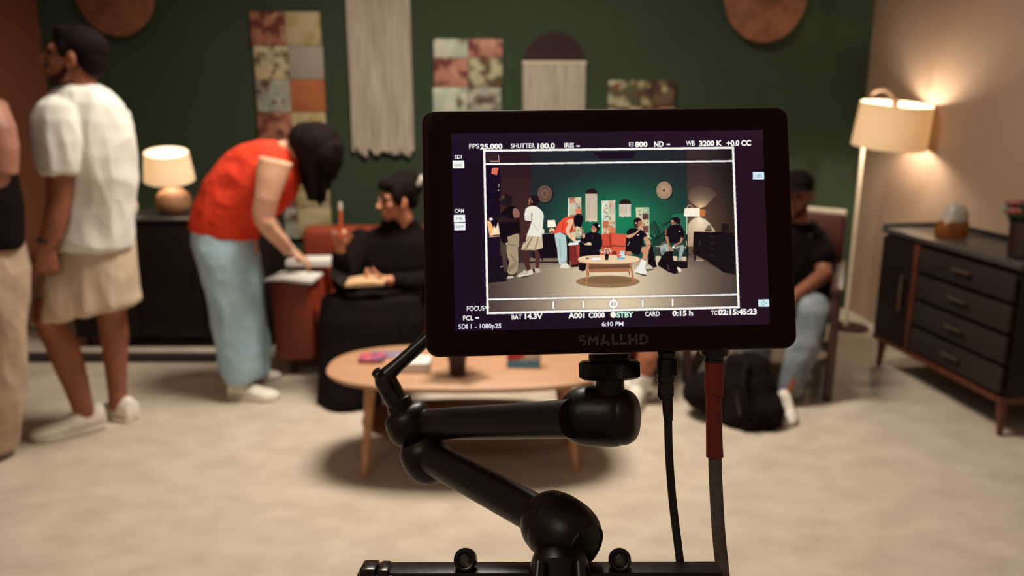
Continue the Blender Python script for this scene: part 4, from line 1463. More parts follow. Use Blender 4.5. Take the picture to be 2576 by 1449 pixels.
line(*cD([(1520, 110)])[0], *cD([(1516, 180)])[0], 1.6, (80, 74, 78))

# soft video look of the camera picture
def blur(a, s):
    r = int(s * 3) + 1
    k = np.exp(-0.5 * (np.arange(-r, r + 1) / s) ** 2)
    k /= k.sum()
    p = np.pad(a, ((r, r), (0, 0), (0, 0)), mode='edge')
    o = sum(k[i] * p[i:i + a.shape[0]] for i in range(2 * r + 1))
    p = np.pad(o, ((0, 0), (r, r), (0, 0)), mode='edge')
    return sum(k[i] * p[:, i:i + a.shape[1]] for i in range(2 * r + 1))


img = blur(img, 1.1)
base_img = img
img = np.zeros_like(base_img)
WHT = (252, 249, 234)
alpha_img = None
FO = [(1218, 379.5), (1843.5, 372), (1858, 773), (1227, 788)]
for i in range(4):
    (x0, y0), (x1, y1) = FO[i], FO[(i + 1) % 4]
    d = math.hypot(x1 - x0, y1 - y0)
    e = 2.6
    line(x0 - (x1 - x0) / d * e, y0 - (y1 - y0) / d * e, x1 + (x1 - x0) / d * e, y1 + (y1 - y0) / d * e, 5.6, WHT)
line(1220, 413, 1844, 405.3, 4.4, WHT)
line(1228, 753.6, 1856, 741, 4.2, WHT)
for x, y0, y1 in ((1391.6, 758, 777), (1466.9, 757, 775.5), (1616.4, 754.5, 772.6), (1691.5, 752, 771)):
    line(x, y0, x + 0.5, y1, 4.4, WHT)
ring_cut = []
ell(1542.7, 764.7, 11.3, 11.3, WHT)
ell(1542.9, 764.9, 6.0, 6.2, (1, 1, 1))
line(1542.7, 750, 1543.2, 781, 3.2, WHT)
ell(1542.7, 791.7, 7.8, 7.8, WHT)


def glyphs(s, bold):
    cu = bpy.data.curves.new('tmp', 'FONT')
    cu.body = s
    cu.offset = bold
    cu.resolution_u = 4
    o = bpy.data.objects.new('tmp', cu)
    COL.objects.link(o)
    dg = bpy.context.evaluated_depsgraph_get()
    me = bpy.data.meshes.new_from_object(o.evaluated_get(dg), depsgraph=dg)
    v = [(p.co.x, p.co.y) for p in me.vertices]
    f = [list(p.vertices) for p in me.polygons]
    bpy.data.objects.remove(o)
    bpy.data.curves.remove(cu)
    bpy.data.meshes.remove(me)
    return v, f


def text(s, x0, x1, yt, yb, col=WHT, bold=0.028, slope=-0.0185, base=None):
    v, f = glyphs(s, bold)
    xs = [p[0] for p in v]
    ys = [p[1] for p in v]
    mx, Mx = min(xs), max(xs)
    my, My = min(ys), max(ys)
    q = []
    for x, y in v:
        X = x0 + (x - mx) / (Mx - mx) * (x1 - x0)
        q.append((X, yb - (y - my) / (My - my) * (yb - yt) + slope * (X - (x0 + x1) / 2)))
    for t in f:
        poly([q[i] for i in t], col)


TXT = [('FPS', 1180, 1205.5, 361.8, 374.3), ('25.000', 1207.6, 1264, 361.6, 376), ('SHUTTER', 1285, 1345.8, 360.8, 373.2), ('180.0', 1351.5, 1396, 359.9, 374.4), ('IRIS', 1419.5, 1444, 359.4, 371.6),
       ('EI', 1582, 1593.6, 357.3, 369), ('800', 1597, 1628.6, 356.2, 370.6), ('ND', 1645, 1669, 355.7, 370.2), ('WB', 1725.4, 1747.6, 354.3, 367.2), ('3200 K', 1758.4, 1816.4, 353.4, 368.2), ('+0.0 CC', 1827.6, 1889, 352.6, 367.8),
       ('SDI', 1143.4, 1162, 390, 400), ('CAM', 1143.4, 1167.4, 525.4, 535.4), ('FOCUS', 1174.6, 1218.6, 769.4, 782), ('FCL', 1165, 1191, 793.8, 806.4), ('BAT', 1287, 1313, 791, 803.8), ('14.3V', 1320, 1365.2, 788.6, 803),
       ('A001', 1429.6, 1470.6, 786.4, 800.8), ('C000', 1480, 1521.8, 785.4, 799.8), ('CARD', 1622.4, 1659.2, 783, 795.8), ('0:15 h', 1691, 1743, 780.6, 795.2), ('TC', 1788, 1804.6, 781.2, 792.8), ('02:15:45:23', 1806, 1903.6, 777.2, 792.4)]
for s_, x0, x1, yt, yb in TXT:
    text(s_, x0, x1, yt, yb, WHT, 0.048 if yb - yt > 13.6 else 0.026)
text('STBY', 1550.8, 1593.6, 784.7, 799, (206, 255, 222), 0.05)
text('SDI 1 - 1080p25', 1153.2, 1260.6, 814.5, 830.6, (244, 244, 250), 0.018)
text('6:10 PM', 1513.8, 1567.8, 808.8, 820.6, (244, 244, 250), 0.020)
for x, y in ((1454, 367.5), (1681, 363.5), (1200.5, 799.6)):
    line(x - 4.4, y + 0.1, x + 4.4, y - 0.1, 4.0, WHT)
poly([(1221, 770), (1233, 773), (1221, 777)], WHT)
BOX = ((1138.7, 1167.6, 404.2, 424.2, (246, 248, 240)), (1141.3, 1170, 540.8, 559.4, (246, 248, 244)), (1142.6, 1170.8, 561.2, 579.4, (246, 248, 244)), (1893.2, 1921.6, 433.2, 451.6, (214, 236, 244)), (1907, 1935.8, 753.4, 771.6, (206, 236, 240)))
for x0, x1, y0, y1, c in BOX:
    poly([(x0, y0), (x1, y0 - .4), (x1 + .4, y1 - .4), (x0 + .4, y1)], c)
DK = (112, 128, 140)
text('Look', 1143, 1161.6, 410.8, 418.4, DK, 0.0)
text('3.4K', 1146.4, 1165, 546.6, 554, DK, 0.0)
text('RAW', 1146.6, 1167.4, 566.6, 574, DK, 0.0)
for i in range(18):
    a0, a1 = 2 * PI * i / 18, 2 * PI * (i + 1) / 18
    line(1906.5 + 6.2 * math.cos(a0), 443.4 + 3.2 * math.sin(a0), 1906.5 + 6.2 * math.cos(a1), 443.4 + 3.2 * math.sin(a1), 0.9, DK)
for i in range(7):
    a0, a1 = R(-80 + i * 14), R(-80 + (i + 1) * 14)
    line(1907.5 + 8 * math.cos(a0), 445 + 7 * math.sin(a0), 1907.5 + 8 * math.cos(a1), 445 + 7 * math.sin(a1), 0.9, DK)
ell(1908, 443, 2.0, 1.6, (150, 170, 184))
SPK = [(1914.4, 760.3), (1917.5, 760), (1921.6, 756.2), (1921.8, 768.2), (1917.6, 765.4), (1914.5, 765.4)]
for i in range(6):
    line(*SPK[i], *SPK[(i + 1) % 6], 0.9, DK)
line(1925.8, 760.5, 1929, 764, 0.8, DK)
line(1929, 760.5, 1925.8, 764, 0.8, DK)

ov = img
al = (ov.max(axis=2) > 0).astype(np.float32)[..., None]
# inside of the little ring shows the picture
hole = (ov.max(axis=2) == 1)[..., None]
al = np.where(hole, 0.45, al).astype(np.float32)
ov = np.where(hole, 200, ov)
al_s = blur(al, 0.7)
ov_s = blur(ov * al, 0.7) / np.maximum(al_s, 1e-3)
halo = blur(al, 6.0)
img = base_img * (1 - 0.30 * np.clip(halo * 1.2, 0, 1)) + halo * np.array((8, 12, 60), np.float32) * 0.9
img = img * (1 - al_s) + ov_s * al_s
img = np.clip(img, 0, 255) / 255.0
img = np.where(img <= 0.04045, img / 12.92, ((img + 0.055) / 1.055) ** 2.4)
NU, NV = 820, 512
us = np.linspace(-SW / 2, SW / 2, NU)
vs_ = np.linspace(SH / 2, -SH / 2, NV)
UX, VY = np.meshgrid(us, vs_)
mr = np.array(MROT)
Q = np.stack([UX, VY, np.zeros_like(UX)], -1) @ mr.T + np.array(MT)
SXP = CX + F_PX * Q[..., 0] / -Q[..., 2]
SYP = CY - F_PX * Q[..., 1] / -Q[..., 2]
fx = np.clip((SXP - X0) * SS - 0.5, 0, IW - 1.01)
fy = np.clip((SYP - Y0) * SS - 0.5, 0, IH - 1.01)
ix, iy = fx.astype(int), fy.astype(int)
wx, wy = (fx - ix)[..., None], (fy - iy)[..., None]
smp = img[iy, ix] * (1 - wx) * (1 - wy) + img[iy, ix + 1] * wx * (1 - wy) + img[iy + 1, ix] * (1 - wx) * wy + img[iy + 1, ix + 1] * wx * wy
co = np.stack([UX, VY, np.full_like(UX, 0.00025)], -1).reshape(-1, 3)
mm = np.array(MM)
co = co @ mm[:3, :3].T + mm[:3, 3] - np.array(morg)
idx = np.arange(NU * NV).reshape(NV, NU)
quads = np.stack([idx[:-1, :-1], idx[1:, :-1], idx[1:, 1:], idx[:-1, 1:]], -1).reshape(-1, 4)
me = bpy.data.meshes.new('screen')
me.vertices.add(NU * NV)
me.vertices.foreach_set('co', co.astype(np.float32).ravel())
me.loops.add(quads.size)
me.loops.foreach_set('vertex_index', quads.astype(np.int32).ravel())
me.polygons.add(len(quads))
me.polygons.foreach_set('loop_start', np.arange(0, quads.size, 4, dtype=np.int32))
me.update(calc_edges=True)
ca = me.color_attributes.new('picture', 'FLOAT_COLOR', 'POINT')
ca.data.foreach_set('color', np.concatenate([smp.reshape(-1, 3), np.ones((NU * NV, 1))], 1).astype(np.float32).ravel())
me.materials.append(emit_mat('screen picture', (255, 255, 255), 1.0, 'picture'))
o = link('screen', me, th.root)
o['label'] = 'lit screen showing the set with white frame lines and camera readouts'

# lettering on the lower bezel
lt = Geo()
LS = 11.2


def lp(pts, w=6.0):
    q = [(1430 + x / LS, 820 + y / LS) for x, y in pts]
    L_ = [scr(x, y) for x, y in q]
    hw = w * 0.5 * 0.000188
    for i in range(len(L_) - 1):
        a, b = L_[i], L_[i + 1]
        d = (b - a).normalized()
        nrm = Vector((-d.y, d.x, 0))
        e = d * hw * 0.35
        lt.prism([((a - e + nrm * hw).x, (a - e + nrm * hw).y), ((a - e - nrm * hw).x, (a - e - nrm * hw).y), ((b + e - nrm * hw).x, (b + e - nrm * hw).y), ((b + e + nrm * hw).x, (b + e + nrm * hw).y)], -0.00016, 0.00002, frame=MM)


def arcp(cx, cy, rx, ry, a0, a1, n=9):
    return [(cx + rx * math.cos(R(a0 + (a1 - a0) * i / n)), cy - ry * math.sin(R(a0 + (a1 - a0) * i / n))) for i in range(n + 1)]


lp([(445, 290), (370, 292)] + arcp(375, 345, 58, 55, 100, 230, 8) + [(420, 408)] + arcp(420, 465, 50, 58, 80, -50, 7) + [(415, 530)])
lp([(590, 540), (582, 285), (700, 430), (805, 280), (812, 535)])
lp([(1020, 262), (920, 530)])
lp([(960, 462), (1090, 458), (1140, 525)])
lp([(1250, 250), (1256, 498), (1395, 497)])
lp([(1483, 248), (1486, 412)])
lp([(1460, 493), (1640, 490)])
lp([(1720, 245), (1727, 518)])
lp([(1910, 240), (1918, 515)])
lp([(1725, 385), (1912, 380)])
lp([(2040, 400), (2036, 268), (2110, 266)] + arcp(2110, 378, 112, 112, 85, -85, 12) + [(2015, 488)])
th.part('lettering', lt, M['logo'], smooth=False, label='grey maker lettering on the lower bezel')
# small button dots at the lower right of the bezel
bt_ = Geo()
for x, y in ((1912, 834), (1850, 846)):
    p_ = scr(x, y)
    bt_.lathe(MM @ Vector((p_.x, p_.y, -0.0002)), MM.to_3x3() @ Vector((0, 0, 1)), [(0.0011, 0), (0.0011, 0.0003), (0.0008, 0.0003), (0.0008, 0)], n=20)
th.part('button', bt_, M['anod'])


# ------------------------------------------------------------------ articulated arm
def px2m(r, d):
    return r * d / F_PX


CAX = CAMM.to_3x3()


def cv(x, y, z):
    """direction given in camera terms: right, up, towards the viewer"""
    return (CAX @ Vector((x, y, z))).normalized()


def lathe_px(c, d, axis, prof, **k):
    s_ = d / F_PX
    return Geo().lathe(c, axis, [(r * s_, h * s_) for r, h in prof], **k)


dj = 0.40
arm = Thing('articulating_arm', K(1410, 1420, 0.385), 'black articulating arm with two tubes and a clamping lever holding the monitor', 'support arm')
up = (MM.to_3x3() @ Vector((0, 1, 0))).normalized()
cw = K(1533, 930, dj)
arm.part('mounting_foot', lathe_px(K(1533, 902, dj), dj, up, [(51, -24), (52, -22), (52, 10), (51, 12)], n=48), M['anod'])
kn = [(62, -24), (70, -23), (76, -18)] + [(76.5, -17 + 34 * i / 8) for i in range(9)] + [(76, 18), (70, 23), (62, 24)]
arm.part('knurled_wheel', lathe_px(cw, dj, up, kn, n=120, knurl=(3, 11, 0.035)), M['anodgloss'], smooth=False)
arm.part('post', lathe_px(K(1535, 985, dj), dj, up, [(36, -60), (36, 36), (38, 40)], n=40), M['anod'])
ax1 = cv(0.93, 0.03, 0.36)
c1 = K(1499, 1047, 0.405)
d1 = 0.405
prof = [(max(.5, 75 * math.sin(R(a_))), -18 - 84 * math.cos(R(a_))) for a_ in range(0, 91, 6)] + [(75.5, 0), (75.5, 20), (75, 40), (73.5, 54), (71, 64), (69, 67), (69, 70)] + [(30 + 39 * math.cos(R(a_)), 70 + 38 * math.sin(R(a_))) for a_ in range(6, 91, 12)] + [(0.5, 108)]
arm.part('ball_joint', lathe_px(c1, d1, ax1, prof, n=64), M['anod'])
# upper tube
t0, t1 = K(1425, 1054, 0.400), K(1050, 1068, 0.497)
arm.part('tube', Geo().tube([t0 + (t0 - t1).normalized() * 0.004, t1], [0.00975, 0.0094], n=40), M['anod'])
# elbow
d2 = 0.495
ea = cv(-0.42, 0.90, 0.05)
eo = K(1030, 1062, d2)
eprof = [(0.5, 66), (26, 66), (30, 62), (30, 40), (46, 36), (56, 24), (61, 6), (61, -14), (58, -30), (50, -42), (44, -47)]
arm.part('elbow_joint', lathe_px(eo, d2, ea, eprof, n=56), M['anod'])
eprof2 = [(43, -44), (48, -50), (56, -58), (61, -74), (62, -96), (57, -122), (46, -142), (30, -156), (12, -162), (0.5, -163)]
arm.part('elbow_joint', lathe_px(K(1032, 1066, d2 - 0.012), d2 - 0.012, ea, eprof2, n=56), M['anod'])
# lever
l0, l1, l2 = K(1006, 1026, d2), K(966, 950, d2), K(1110, 820, d2)
lev = Geo().tube([l0 + (l0 - l1).normalized() * 0.003, K(998, 1010, d2), K(985, 985, d2), l1 + (l0 - l1).normalized() * 0.001, l1 + (l1 - l0).normalized() * 0.003], [0.0062, 0.0068, 0.0070, 0.0068, 0.0052], n=32)
lev.tube([l1 + Vector((0, 0, 0)), l1.lerp(l2, 0.25), l2], [0.0056, 0.0044, 0.0040], n=24)
arm.part('clamping_lever', lev, M['anodgloss'])
arm.part('collar', Geo().tube([K(1016, 1048, d2), K(1004, 1022, d2), K(1001, 1016, d2)], [0.0078, 0.0078, 0.0070], n=32), M['anodgloss'])
arm.part('lever_screw', Geo().lathe(K(950, 938, d2 - 0.004), cv(-0.45, 0.75, 0.5), [(0.0001, 0.002), (0.0026, 0.002), (0.0036, 0.0012), (0.0038, -0.002), (0.0034, -0.004)], n=28), M['anodgloss'])
# lower tube
t0, t1 = K(1082, 1150, 0.478), K(1395, 1318, 0.392)
arm.part('tube', Geo().tube([t0, t1], [0.00965, 0.00985], n=40), M['anod'])
c2, d3 = K(1412, 1333, 0.385), 0.385
ax2 = cv(0.66, -0.28, 0.70)
prof = [(max(.5, 82 * math.sin(R(a_))), -36 - 76 * math.cos(R(a_))) for a_ in range(0, 85, 6)] + [(82, -38), (84, -36), (85.5, -22), (86, -6), (86, 10), (85, 26), (82.5, 42), (78, 57), (72, 69), (65, 78), (61, 82), (60, 84), (60, 87), (57, 87), (55, 84), (0.5, 84)]
arm.part('ball_joint', lathe_px(c2, d3, ax2, prof, n=64), M['anod'])
arm.part('base_clamp', Geo().tube([K(1412, 1392, d3), K(1408, 1425, .372), K(1408, 1440, .366), K(1408, 1520, .364)], [px2m(58, d3), px2m(70, d3), px2m(74, d3), px2m(76, d3)], n=40), M['anod'])
for e in (-1, 1):
    arm.part('clamp_screw', Geo().tube([K(1408 + e * 50, 1412, .356), K(1408 + e * 54, 1470, .352)], [px2m(13, d3), px2m(17, d3)], n=20), M['anodgloss'])

# ------------------------------------------------------------------ bar at the lower edge
dr = 0.375
ra, rb = K(905, 1478, dr), K(1812, 1476, dr)
rl = Thing('mounting_bar', (ra + rb) / 2, 'black horizontal mounting bar with two cap screws under the articulating arm', 'bar')
ru = (rb - ra).normalized()
rw = cv(0, 1, 0)
rn = ru.cross(rw).normalized()
rw = rn.cross(ru)
q = Matrix((ru, rw, rn)).transposed()
rl.part('bar', Geo().box((ra + rb) / 2, ((rb - ra).length, px2m(104, dr), 0.016), q, bev=0.0015), M['anod'])
for x in (1170, 1559):
    c = K(x, 1408, dr - 0.004)
    axs = cv(-0.12, 0.30, 0.95)
    s_ = rl.part('cap_screw', lathe_px(c, dr, axs, [(20, -30), (26, -28), (28, -20), (28.5, 2), (27, 9), (23, 12), (19, 11), (16, 6), (0.5, 3)], n=40), M['anodgloss'])
    rl.part('socket', lathe_px(c, dr, axs, [(12, 6.2), (12, 8), (10.5, 8.5), (9, 5), (0.5, 4.2)], n=6), M['steel'], parent=s_, smooth=False)
ec = Geo()
for x, y, w, h in ((930, 1432, 42, 26), (930, 1470, 60, 60), (968, 1432, 30, 22), (955, 1452, 80, 24)):
    ec.box(K(x, y, dr - 0.004), (px2m(w, dr), px2m(h, dr), 0.014), q, bev=0.0014)
rl.part('end_clamp', ec, M['anodgloss'])
rl.part('end_cap', Geo().box(K(1790, 1445, dr - 0.002), (px2m(34, dr), px2m(26, dr), 0.012), q, bev=0.001), M['anodgloss'])

# ------------------------------------------------------------------ cables
dc = 0.392


def smooth_path(pts, n=40):
    out = []
    pts = [Vector(p) for p in pts]
    P_ = [pts[0]] + pts + [pts[-1]]
    for i in range(1, len(P_) - 2):
        a, b, c, d = P_[i - 1:i + 3]
        m = max(2, n // (len(pts) - 1))
        for k in range(m):
            t = k / m
            out.append(0.5 * ((2 * b) + (c - a) * t + (2 * a - 5 * b + 4 * c - d) * t * t + (-a + 3 * b - 3 * c + d) * t ** 3))
    out.append(pts[-1])
    return out


cb = Thing('power_cable', K(1678, 885, dc), 'thin black cable with a ribbed metal connector hanging from the monitor', 'cable')
plug = Geo()
pr = [(21, 0), (22, -2), (22, -16), (21, -18)]
for i in range(6):
    y = -20 - i * 7.2
    pr += [(23, y), (23.4, y - 1), (23.4, y - 5), (22.2, y - 6)]
pr += [(21.6, -66), (22.4, -68), (22.4, -78), (20, -82), (20.5, -84), (21, -112), (18, -122), (14, -126)]
cb.part('connector', lathe_px(K(1677, 882, dc), dc, cv(0.012, 1, 0.05), pr, n=36), M['anodgloss'])
rib = Geo()
for i in range(18):
    a_ = 2 * PI * i / 18
    e1 = cv(1, 0, 0) * math.cos(a_) + cv(0, 0, 1) * math.sin(a_)
    rib.tube([K(1677, 903, dc) + e1 * px2m(23.2, dc), K(1677.6, 943, dc) + e1 * px2m(23.2, dc)], px2m(1.5, dc), n=6)
cb.part('grip_ribs', rib, M['anod'])
cb.part('strain_relief', Geo().tube([K(1679, 1005, dc), K(1680, 1035, dc), K(1681, 1058, dc)], [px2m(13.5, dc), px2m(13, dc), px2m(11, dc)], n=24), M['blackcable'])
cb.part('cable', Geo().tube(smooth_path([K(1680.5, 1050, dc), K(1683, 1140, dc), K(1692, 1260, dc), K(1709, 1400, dc - 0.006), K(1722, 1520, dc - 0.012)]), px2m(10.2, dc), n=20), M['blackcable'])
cb2 = Thing('video_cable', K(1797, 882, dc), 'thick grey video cable with a red boot hanging from the monitor', 'cable')
cb2.part('connector', lathe_px(K(1797, 880, dc), dc, cv(0.01, 1, 0.04), [(36, 4), (36, -8), (34, -13), (24, -14), (24, -24), (26, -25), (26, -30), (20, -32), (20, -60)], n=40), M['anodgloss'])
cb2.part('boot', Geo().tube([K(1797, 905, dc), K(1796.5, 960, dc), K(1796.5, 992, dc), K(1796, 993, dc), K(1796, 1060, dc), K(1797, 1120, dc), K(1798, 1149, dc)], [px2m(v, dc) for v in (23, 24, 24, 20.5, 20, 20.5, 21.5)], n=32), M['redboot'], label='red rubber boot')
cb2.part('cable', Geo().tube(smooth_path([K(1798, 1120, dc), K(1800, 1200, dc), K(1807, 1330, dc), K(1818, 1440, dc - 0.004), K(1830, 1540, dc - 0.01)]), px2m(16.5, dc), n=24), M['greycable'])


# ------------------------------------------------------------------ people
def basis(f, upv=(0, 0, 1)):
    f = Vector(f).normalized()
    r = f.cross(Vector(upv)).normalized()
    u = r.cross(f).normalized()
    return Matrix((r, f, u)).transposed()      # local x right (of the person), y forward, z up


def head(g, c, f, k=1.0, up=(0, 0, 1), nose=1.0, jaw=1.0):
    """skull, jaw, brow, nose, lips, chin and ears added to a body"""
    B = basis(f, up)
    c = Vector(c)

    def T(x, y, z):
        return c + B @ (Vector((x, y, z)) * k)
    g.sph(T(0, -0.014, 0.034), (.074 * k, .096 * k, .078 * k), B, 20, 14)
    g.sph(T(0, .030, -.012), (.062 * k, .056 * k, .078 * k), B, 20, 14)
    g.sph(T(0, .024, -.068), (.052 * k * jaw, .056 * k, .040 * k), B, 16, 12)
    g.sph(T(0, .064, -.094), (.024 * k, .022 * k, .019 * k), B)
    g.caps([T(0, .086, .010), T(0, .100, -.012), T(0, .108 + .004 * nose, -.030)], [.009 * k, .0105 * k, .0135 * k], 10)
    for s in (-1, 1):
        g.sph(T(s * .012, .098, -.035), .0095 * k, n=8, k=6)
        g.caps([T(s * .012, .086, .022), T(s * .042, .072, .022)], [.011 * k, .012 * k], 8)
        g.sph(T(s * .040, .058, -.026), (.022 * k, .022 * k, .020 * k), B)
        g.sph(T(s * .077, -.006, -.012), (.010 * k, .020 * k, .033 * k), B @ Euler((R(-12), 0, R(s * 14))).to_matrix(), 14, 10)
        g.sph(T(s * .078, .002, -.036), (.008 * k, .011 * k, .012 * k), B)
    g.caps([T(-.020, .084, -.061), T(0, .090, -.060), T(.020, .084, -.061)], [.007 * k, .0085 * k, .007 * k], 8)
    g.caps([T(-.018, .083, -.071), T(0, .088, -.072), T(.018, .083, -.071)], [.0065 * k, .009 * k, .0065 * k], 8)
    return T, B


def eyes(body, T, k=1.0):
    for s in (-1, 1):
        body.part('eye', Geo().sph(T(s * .031, .078, .003), .0125 * k, n=14, k=10), M['eye'])
        body.part('eyebrow', Geo().tube([T(s * .014, .094, .026), T(s * .03, .092, .031), T(s * .048, .080, .026)], [.003 * k, .0042 * k, .0025 * k], n=8), M['hair'])


def hair_cap(T, B, k=1.0, vol=1.0):
    """closely cut hair: crown, back and sides, leaving the face and ears free"""
    g = Geo()
    g.sph(T(0, -0.022, 0.044), (.079 * k * vol, .097 * k * vol, .079 * k * vol), B, 24, 16)
    g.sph(T(0, -0.060, 0.005), (.068 * k * vol, .056 * k * vol, .074 * k * vol), B, 20, 12)
    g.sph(T(0, 0.030, 0.082), (.060 * k, .050 * k, .034 * k), B, 16, 10)
    for s in (-1, 1):
        g.sph(T(s * .066, .022, .022), (.013 * k, .026 * k, .034 * k), B, 12, 8)
    return g


def beard(T, B, k=1.0):
    g = Geo()
    g.caps([T(-.055, .012, -.040), T(-.047, .030, -.078), T(-.024, .062, -.101), T(.024, .062, -.101), T(.047, .030, -.078), T(.055, .012, -.040)], [.010 * k, .014 * k, .0165 * k, .0165 * k, .014 * k, .010 * k], 10)
    return g


def hand(g, w, d, n, side, k=1.0, curl=(30, 35, 38, 42), thumb=0.5, spread=0.05):
    """palm, four jointed fingers and a thumb; d along the hand, n where the palm faces, side +1/-1 for the thumb side d x n"""
    d, n = Vector(d).normalized(), Vector(n).normalized()
    n = (n - d * n.dot(d)).normalized()
    t = d.cross(n) * side
    w = Vector(w)
    rows = []
    for s_, hw, ht in ((-0.012, .026, .021), (0.015, .031, .020), (0.05, .040, .017), (0.085, .043, .0145), (0.098, .040, .012)):
        rows.append([w + d * s_ * k + t * (hw * k * math.cos(2 * PI * j / 16)) + n * (ht * k * math.sin(2 * PI * j / 16)) for j in range(16)])
    g.rings(rows)
    for i, (o, ln) in enumerate(((.032, .074), (.011, .083), (-.011, .077), (-.031, .060))):
        p = w + d * (0.088 - abs(i - 1.2) * 0.003) * k + t * o * k
        q = d + t * spread * (1.3 - i)
        q.normalize()
        a = 0
        pts, rr = [p], [.0093 * k]
        for sg, (fr_, cl) in enumerate(((.45, 1.0), (.30, 1.25), (.25, .9))):
            a += R(curl[i]) * cl
            dd = q * math.cos(a) + n * math.sin(a)
            p = p + dd * ln * fr_ * k
            pts.append(p)
            rr.append((.0088, .0080, .0070)[sg] * k)
        g.caps(pts, rr, 10)
    p0 = w + d * .022 * k + t * .026 * k + n * .006 * k
    d1 = (t * 0.75 + d * 0.62 + n * thumb).normalized()
    d2 = (t * 0.25 + d * 0.85 + n * (thumb + .25)).normalized()
    p1 = p0 + d1 * .040 * k
    g.caps([p0, p1, p1 + d2 * .032 * k, p1 + d2 * .052 * k + n * .006 * k], [.0150 * k, .0115 * k, .0098 * k, .0080 * k], 10)


def sneaker(body, heel, toe, k=1.0, ankle=0.09, up=(0, 0, 1), name='shoe'):
    """low sneaker from the heel and toe points on the ground"""
    h, t = Vector(heel), Vector(toe)
    f = (t - h)
    ln = f.length
    f.normalize()
    u_ = Vector(up)
    u_ = (u_ - f * u_.dot(f)).normalized()
    r = f.cross(u_)
    prof = [(0.0, .012, .030, .062), (.03, .030, .034, .088), (.16, .037, .036, .098), (.32, .038, .036, .092), (.46, .041, .034, .074), (.62, .047, .032, .058), (.80, .047, .030, .048), (.93, .036, .026, .040), (1.0, .012, .022, .028)]
    rows = []
    for s_, hw, zl, zt in prof:
        hw, zt = hw * k, zt * k
        c = h + f * ln * s_
        ring = []
        for j in range(20):
            a = 2 * PI * j / 20
            x, z = math.cos(a), math.sin(a)
            x = math.copysign(abs(x) ** .75, x) * hw
            zz = (zt + .014) / 2 + (zt - .014) / 2 * math.copysign(abs(z) ** .8, z)
            ring.append(c + r * x * (1 - 0.35 * max(0, z)) + u_ * zz)
        rows.append(ring)
    g = Geo().rings(rows)
    up_ = body.part(name, g, M['shoe'], label='off-white sneaker')
    rows = []
    out = [(h + f * ln * s_, hw * k * 1.06 + .002) for s_, hw, _, _ in prof]
    for z in (0.0, .004, .022, .026):
        ring = []
        kk = 1.0 if 0 < z < .025 else .94
        for c, hw in out:
            ring.append(c + r * hw * kk + u_ * z)
        for c, hw in reversed(out):
            ring.append(c - r * hw * kk + u_ * z)
        rows.append(ring)
    body.part('sole', Geo().rings(rows), M['sole'], parent=up_)
    lc = Geo()
    for i in range(4):
        s_ = .40 + i * .075
        zt = np.interp(s_, [p[0] for p in prof], [p[3] for p in prof]) * k + .001
        c = h + f * ln * s_ + u_ * zt
        lc.tube([c + r * .020 * k - u_ * .008, c + u_ * .003, c - r * .020 * k - u_ * .008], .0028, n=6)
    body.part('laces', lc, M['cream'], parent=up_)


FOLD = lambda a, s=0: [(a, 7, 7, 3.2, 3.1 + s), (a * .6, 13, 13, 6, 9.7 + s)]

# --- man in the white T-shirt -------------------------------------------------
yw = 3.46
fw = Vector((-.935, -.26, .17))
g = Geo()
hk = 1.08
hc = P(187, 144, 3.46)
T, B = head(g, hc, fw, hk, nose=1.4)
g.caps([T(0, -.022, -.03), T(0, -.032, -.10), P(205, 250, 3.47)], [.056, .058, .070], 16)
g.sil([(140, 262, 300, 262, .09, 3.47), (150, 330, 312, 330, .11, 3.47), (190, 450, 320, 450, .10, 3.48), (175, 600, 318, 605, .11, 3.5)])       # trunk under the shirt
g.sil([(112, 300, 190, 300, .055, 3.36), (118, 410, 190, 412, .052, 3.33), (120, 440, 186, 443, .048, 3.32), (120, 500, 180, 505, .046, 3.32), (112, 545, 170, 552, .043, 3.31), (103, 590, 156, 600, .037, 3.30), (98, 618, 140, 625, .028, 3.29)])
hand(g, P(118, 622, 3.29), Vector((-.10, -.05, -1)), Vector((-.35, .9, 0)), -1, 1.05, (48, 50, 52, 56), .5)
# far arm, mostly behind the trunk
g.caps([P(275, 290, 3.62), P(262, 430, 3.68), P(226, 560, 3.62), P(214, 640, 3.60)], [.055, .048, .038, .030], 14)
hand(g, P(212, 645, 3.60), Vector((-.15, 0, -1)), Vector((-.3, -.9, 0)), 1, 1.0, (40, 42, 45, 48), .4)
g.sil([(96, 740, 172, 745, .085, 3.43), (92, 800, 152, 803, .075, 3.42), (104, 838, 176, 838, .066, 3.43), (118, 872, 196, 866, .062, 3.44), (136, 918, 208, 910, .056, 3.45), (160, 972, 222, 962, .042, 3.47), (180, 1022, 232, 1012, .036, 3.49), (192, 1056, 240, 1044, .034, 3.50)])
g.sil([(240, 740, 320, 740, .085, 3.58), (250, 800, 314, 796, .072, 3.60), (255, 845, 321, 842, .064, 3.61), (260, 880, 319, 876, .060, 3.62), (267, 935, 318, 932, .048, 3.63), (273, 985, 317, 982, .040, 3.64), (276, 1030, 326, 1030, .038, 3.64)])
man = Body((hc.x, 3.5, 0), g, M['skinW'], 'person in a white T-shirt and beige shorts standing in profile at the left', 0.005)
eyes(man, T, hk)
man.skin('hair', hair_cap(T, B, hk, 1.04), M['hair'], 0.006, 4)
man.skin('beard', beard(T, B, hk), M['stubble'], 0.005, 2)
